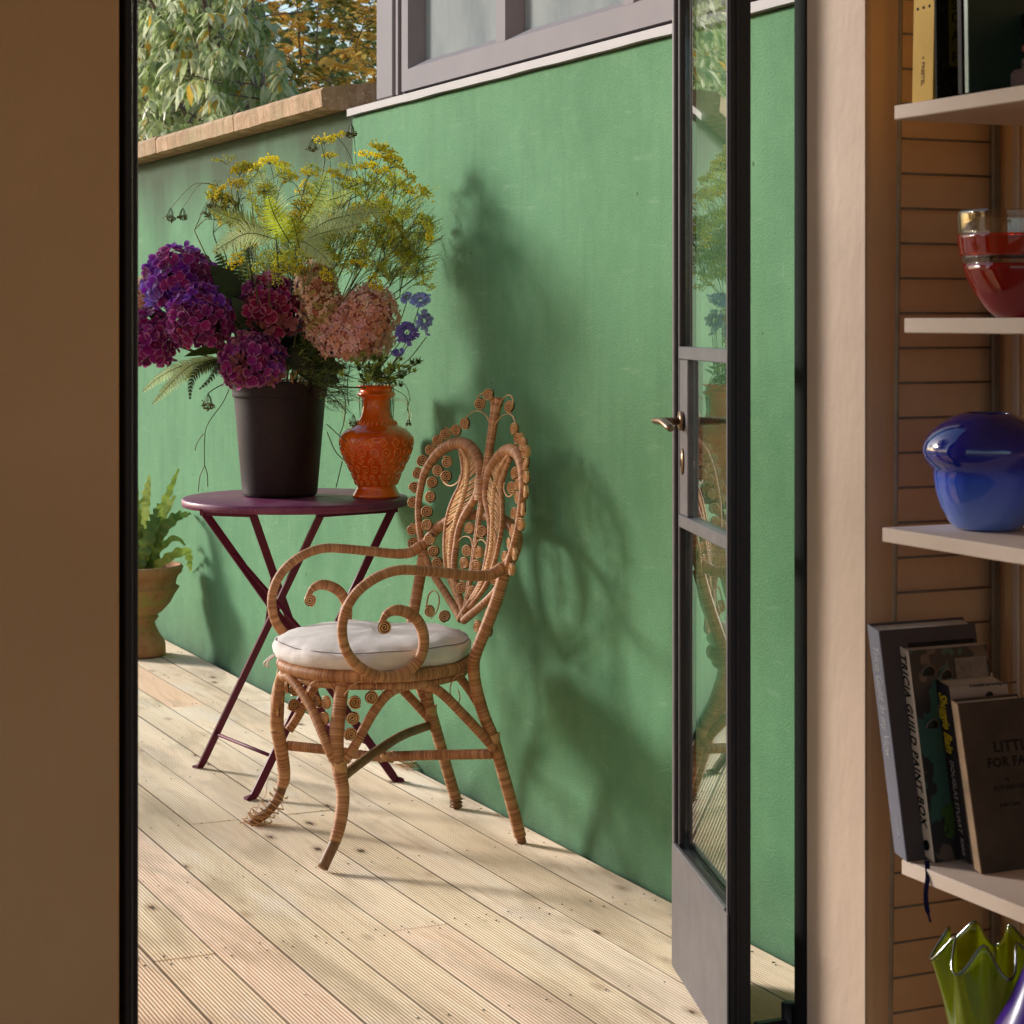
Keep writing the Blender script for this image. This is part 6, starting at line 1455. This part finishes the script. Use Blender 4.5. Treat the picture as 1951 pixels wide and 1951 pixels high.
# ================================================================== TREES BEYOND THE WALL
def leafcloud(name, C, A, N, L, W, mat, parent, gut=0.25, curl=.35):
    """many leaves at once: base C, axis A, face normal N; each a folded, curling blade of six faces"""
    n = len(C); A = A / np.linalg.norm(A, axis=1, keepdims=True); S = np.cross(A, N); S /= np.linalg.norm(S, axis=1, keepdims=True) + 1e-9; U = np.cross(S, A)
    L = L[:, None]; W = W[:, None]; rows = []
    for t, w_ in ((0, .0), (.3, .85), (.62, .9), (1.0, .0)):
        c_ = C + A * L * t - U * L * curl * t * t
        if w_ == 0: rows.append([c_])
        else: rows.append([c_ + S * W * w_ + U * W * gut, c_, c_ - S * W * w_ + U * W * gut])
    V = np.stack([rows[0][0]] + rows[1] + rows[2] + [rows[3][0]], 1)      # 8 verts
    f = np.array([(0, 1, 2), (0, 2, 3), (1, 4, 5), (1, 5, 2), (2, 5, 6), (2, 6, 3), (4, 7, 5), (5, 7, 6)])
    F = (np.arange(n)[:, None, None] * 8 + f[None]).reshape(-1, 3)
    o = npmesh(name, V.reshape(-1, 3), F, mat, parent, smooth=True); return o
def rn(n): v = np.random.normal(size=(n, 3)); return v / np.linalg.norm(v, axis=1, keepdims=True)
M_BARK = simple('grey_bark', (0.20, 0.15, 0.13), .9, var=.35, scale=30, bmp=.5, bscale=40)
T_A = leafmat('cherry_leaf', [(0.12, 0.18, 0.06), (0.38, 0.48, 0.20), (0.72, 0.78, 0.50)], .45, rough=.38, rnd=0, scale=5)
T_B = leafmat('cherry_leaf_sunlit', [(0.50, 0.58, 0.30), (0.72, 0.76, 0.55), (0.62, 0.66, 0.22)], .5, rough=.38, rnd=0, scale=6)
T_Y = leafmat('turning_leaf', [(0.65, 0.50, 0.08), (0.78, 0.42, 0.08)], .45, rnd=0)
def tree(label, base, cen, rad, ntw, per, L_, W_, mats, shares, droop, keep, name='tree', twig=True, seed=3):
    np.random.seed(seed); random.seed(seed)
    t_ = thing(name, label, 'tree', tuple(base)); base = Vector(base); cen = Vector(cen)
    tr = MB(); fork = base.lerp(cen, .55)
    tr.tube([Vector(q) for q in spline([base, base.lerp(fork, .5) + Vector((.05, -.04, 0)), fork], .08)], [.09 - .035 * k / max(1, len(spline([base, base.lerp(fork, .5) + Vector((.05, -.04, 0)), fork], .08)) - 1) for k in range(len(spline([base, base.lerp(fork, .5) + Vector((.05, -.04, 0)), fork], .08)))], 10)
    tr.build('trunk', M_BARK, t_)
    ends = []
    for k in range(16 if name == 'tree' else 3):
        u = Vector(rn(1)[0]); u.z = abs(u.z) * .6 - .1; e = cen + Vector((u.x * rad[0], u.y * rad[1], u.z * rad[2])) * .8
        mid = fork.lerp(e, .5) + Vector((rnd(-.1, .1), rnd(-.1, .1), .12))
        S = spline([fork, mid, e], .06)
        if name == 'tree' and not keep(Vector((e.x, e.y, min(e.z, 2.6)))): continue
        b_ = MB(); lr = 1 if name == 'tree' else .35; b_.tube([Vector(q) for q in S], [(.035 - .028 * i / len(S)) * lr for i in range(len(S))], 6); b_.build('limb', M_BARK, t_); ends += [mid, e]
    C = []; A = []; N = []; tw = MB()
    made = 0
    while made < ntw:
        u = rn(1)[0] * (np.random.uniform(.15, 1) ** (1 / 2.2)); c_ = Vector((cen.x + u[0] * rad[0], cen.y + u[1] * rad[1], cen.z + u[2] * rad[2]))
        if not keep(c_): continue
        made += 1
        d_ = Vector((u[0] + rnd(-.5, .5), u[1] + rnd(-.5, .5), .25 + rnd(-.3, .3))).normalized(); Lt = rnd(.18, .42) * (L_ / .09)
        if twig and made % 2 == 0: tw.tube([c_ - d_ * Lt * .8, c_, c_ + d_ * Lt * .5 + Vector((0, 0, -.05 * Lt))], [.004, .003, .0012], 4, cap=False)
        for j in range(per):
            s_ = j / per; p = c_ + d_ * (Lt * (s_ - .4)) - Vector((0, 0, .25 * Lt * s_ * s_)); az = rnd(0, 6.28)
            a_ = Vector((math.cos(az), math.sin(az), 0)) + d_ * .6 - Vector((0, 0, droop * rnd(.6, 1.3)))
            C.append(p); A.append(a_); N.append((rnd(-.5, .5), rnd(-.5, .5), 1))
    C, A, N = (np.array(q, float) for q in (C, A, N))
    ok = np.array([keep(Vector(q)) for q in C]); C, A, N = C[ok], A[ok], N[ok]
    if twig: stuff(tw.build('twig', M_BARK, t_))
    pick = np.random.choice(len(mats), len(C), p=shares)
    if name == 'flowering_shrub':      # the blossom comes in drifts, not leaf by leaf
        dr = np.array([MN.noise(Vector(q) * 3.2) for q in C]); pick = np.where(dr + np.random.normal(0, .12, len(C)) > -.12, 1, 0)
    for k, m_ in enumerate(mats):
        s_ = pick == k; n_ = int(s_.sum())
        if n_: stuff(leafcloud('crown', C[s_], A[s_], N[s_], np.random.uniform(.5, 1.25, n_) * L_, np.random.uniform(.8, 1.15, n_) * W_, m_, t_))
    return t_
def imx(p): d_ = p.x * SA + p.y * CA; return SZ / 2 + FP * (p.x * CA - p.y * SA) / d_
tree('cherry tree with long drooping leaves beyond the far wall', (3.3, 10.2, -.16), (3.05, 9.3, 2.5), (1.15, 1.5, 1.25), 800, 22, .092, .0135, [T_A, T_B, T_Y], [.56, .38, .06], 1.0, lambda p: p.x > 2.28 and p.z > 1.5 and p.x < (.318 + (2.6 - min(p.z, 2.9)) * .034 + .012 * MN.noise(p * 3)) * p.y, seed=5)
T_C = leafmat('barberry_leaf', [(0.20, 0.24, 0.07), (0.42, 0.46, 0.15)], .5, rnd=0); T_O = leafmat('barberry_blossom', [(0.95, 0.60, 0.10), (0.98, 0.76, 0.26), (0.94, 0.68, 0.16)], .68, rnd=0)
tree('orange-blossomed shrub behind the cherry tree, beside the window', (4.3, 11.6, -.16), (4.15, 11.5, 2.75), (1.45, 1.1, 1.5), 2100, 18, .056, .018, [T_C, T_O], [.5, .5], .2, lambda p: p.z > .6, 'flowering_shrub', seed=8)
T_D = leafmat('hedge_leaf', [(0.10, 0.15, 0.06), (0.28, 0.34, 0.14)], .4, rnd=0)
tree('tall dark evergreen closing the view behind the orange shrub', (4.1, 16.3, -.16), (4.0, 16.2, 3.0), (3.2, 1.6, 3.0), 1700, 12, .11, .035, [T_D, T_A], [.8, .2], .5, lambda p: p.z > .3, 'evergreen_tree', seed=9)

# an added bay tree in a pot, out of view left of the doorway: it keeps the low sun off the shelves indoors
bay = tree('added bay tree, unseen left of the doorway, keeping low sun off the shelves', (0.40, 3.75, .30), (0.42, 3.75, 1.65), (.40, .62, .90), 230, 16, .085, .022, [T_D, T_A], [.7, .3], .4, lambda p: p.x < .80 and p.x < .2 * p.y and p.z > .92 and p.y < 4.15, 'unseen_bay_tree', seed=12)
pt = MB().lathe([(0, 0), (.16, 0), (.21, .33), (.225, .33), (.225, .36), (.20, .36), (.19, .30), (0, .29)], 40, (.40, 3.75, .003)).build('planter', M_TERRA); group_tag(pt, 'plain terracotta planter added under the unseen bay tree left of the doorway', 'plant pot')

tree('added slim olive tree, unseen at the open side of the deck, shading the green wall', (0.10, 6.45, -.16), (0.30, 6.30, 1.80), (.42, .55, .30), 60, 14, .075, .014, [T_D, T_A], [.5, .5], .3, lambda p: p.x < .21 * p.y and p.z > 1.45, 'unseen_olive_tree', seed=21)  # added out of view; its crown lays soft shade on the wall
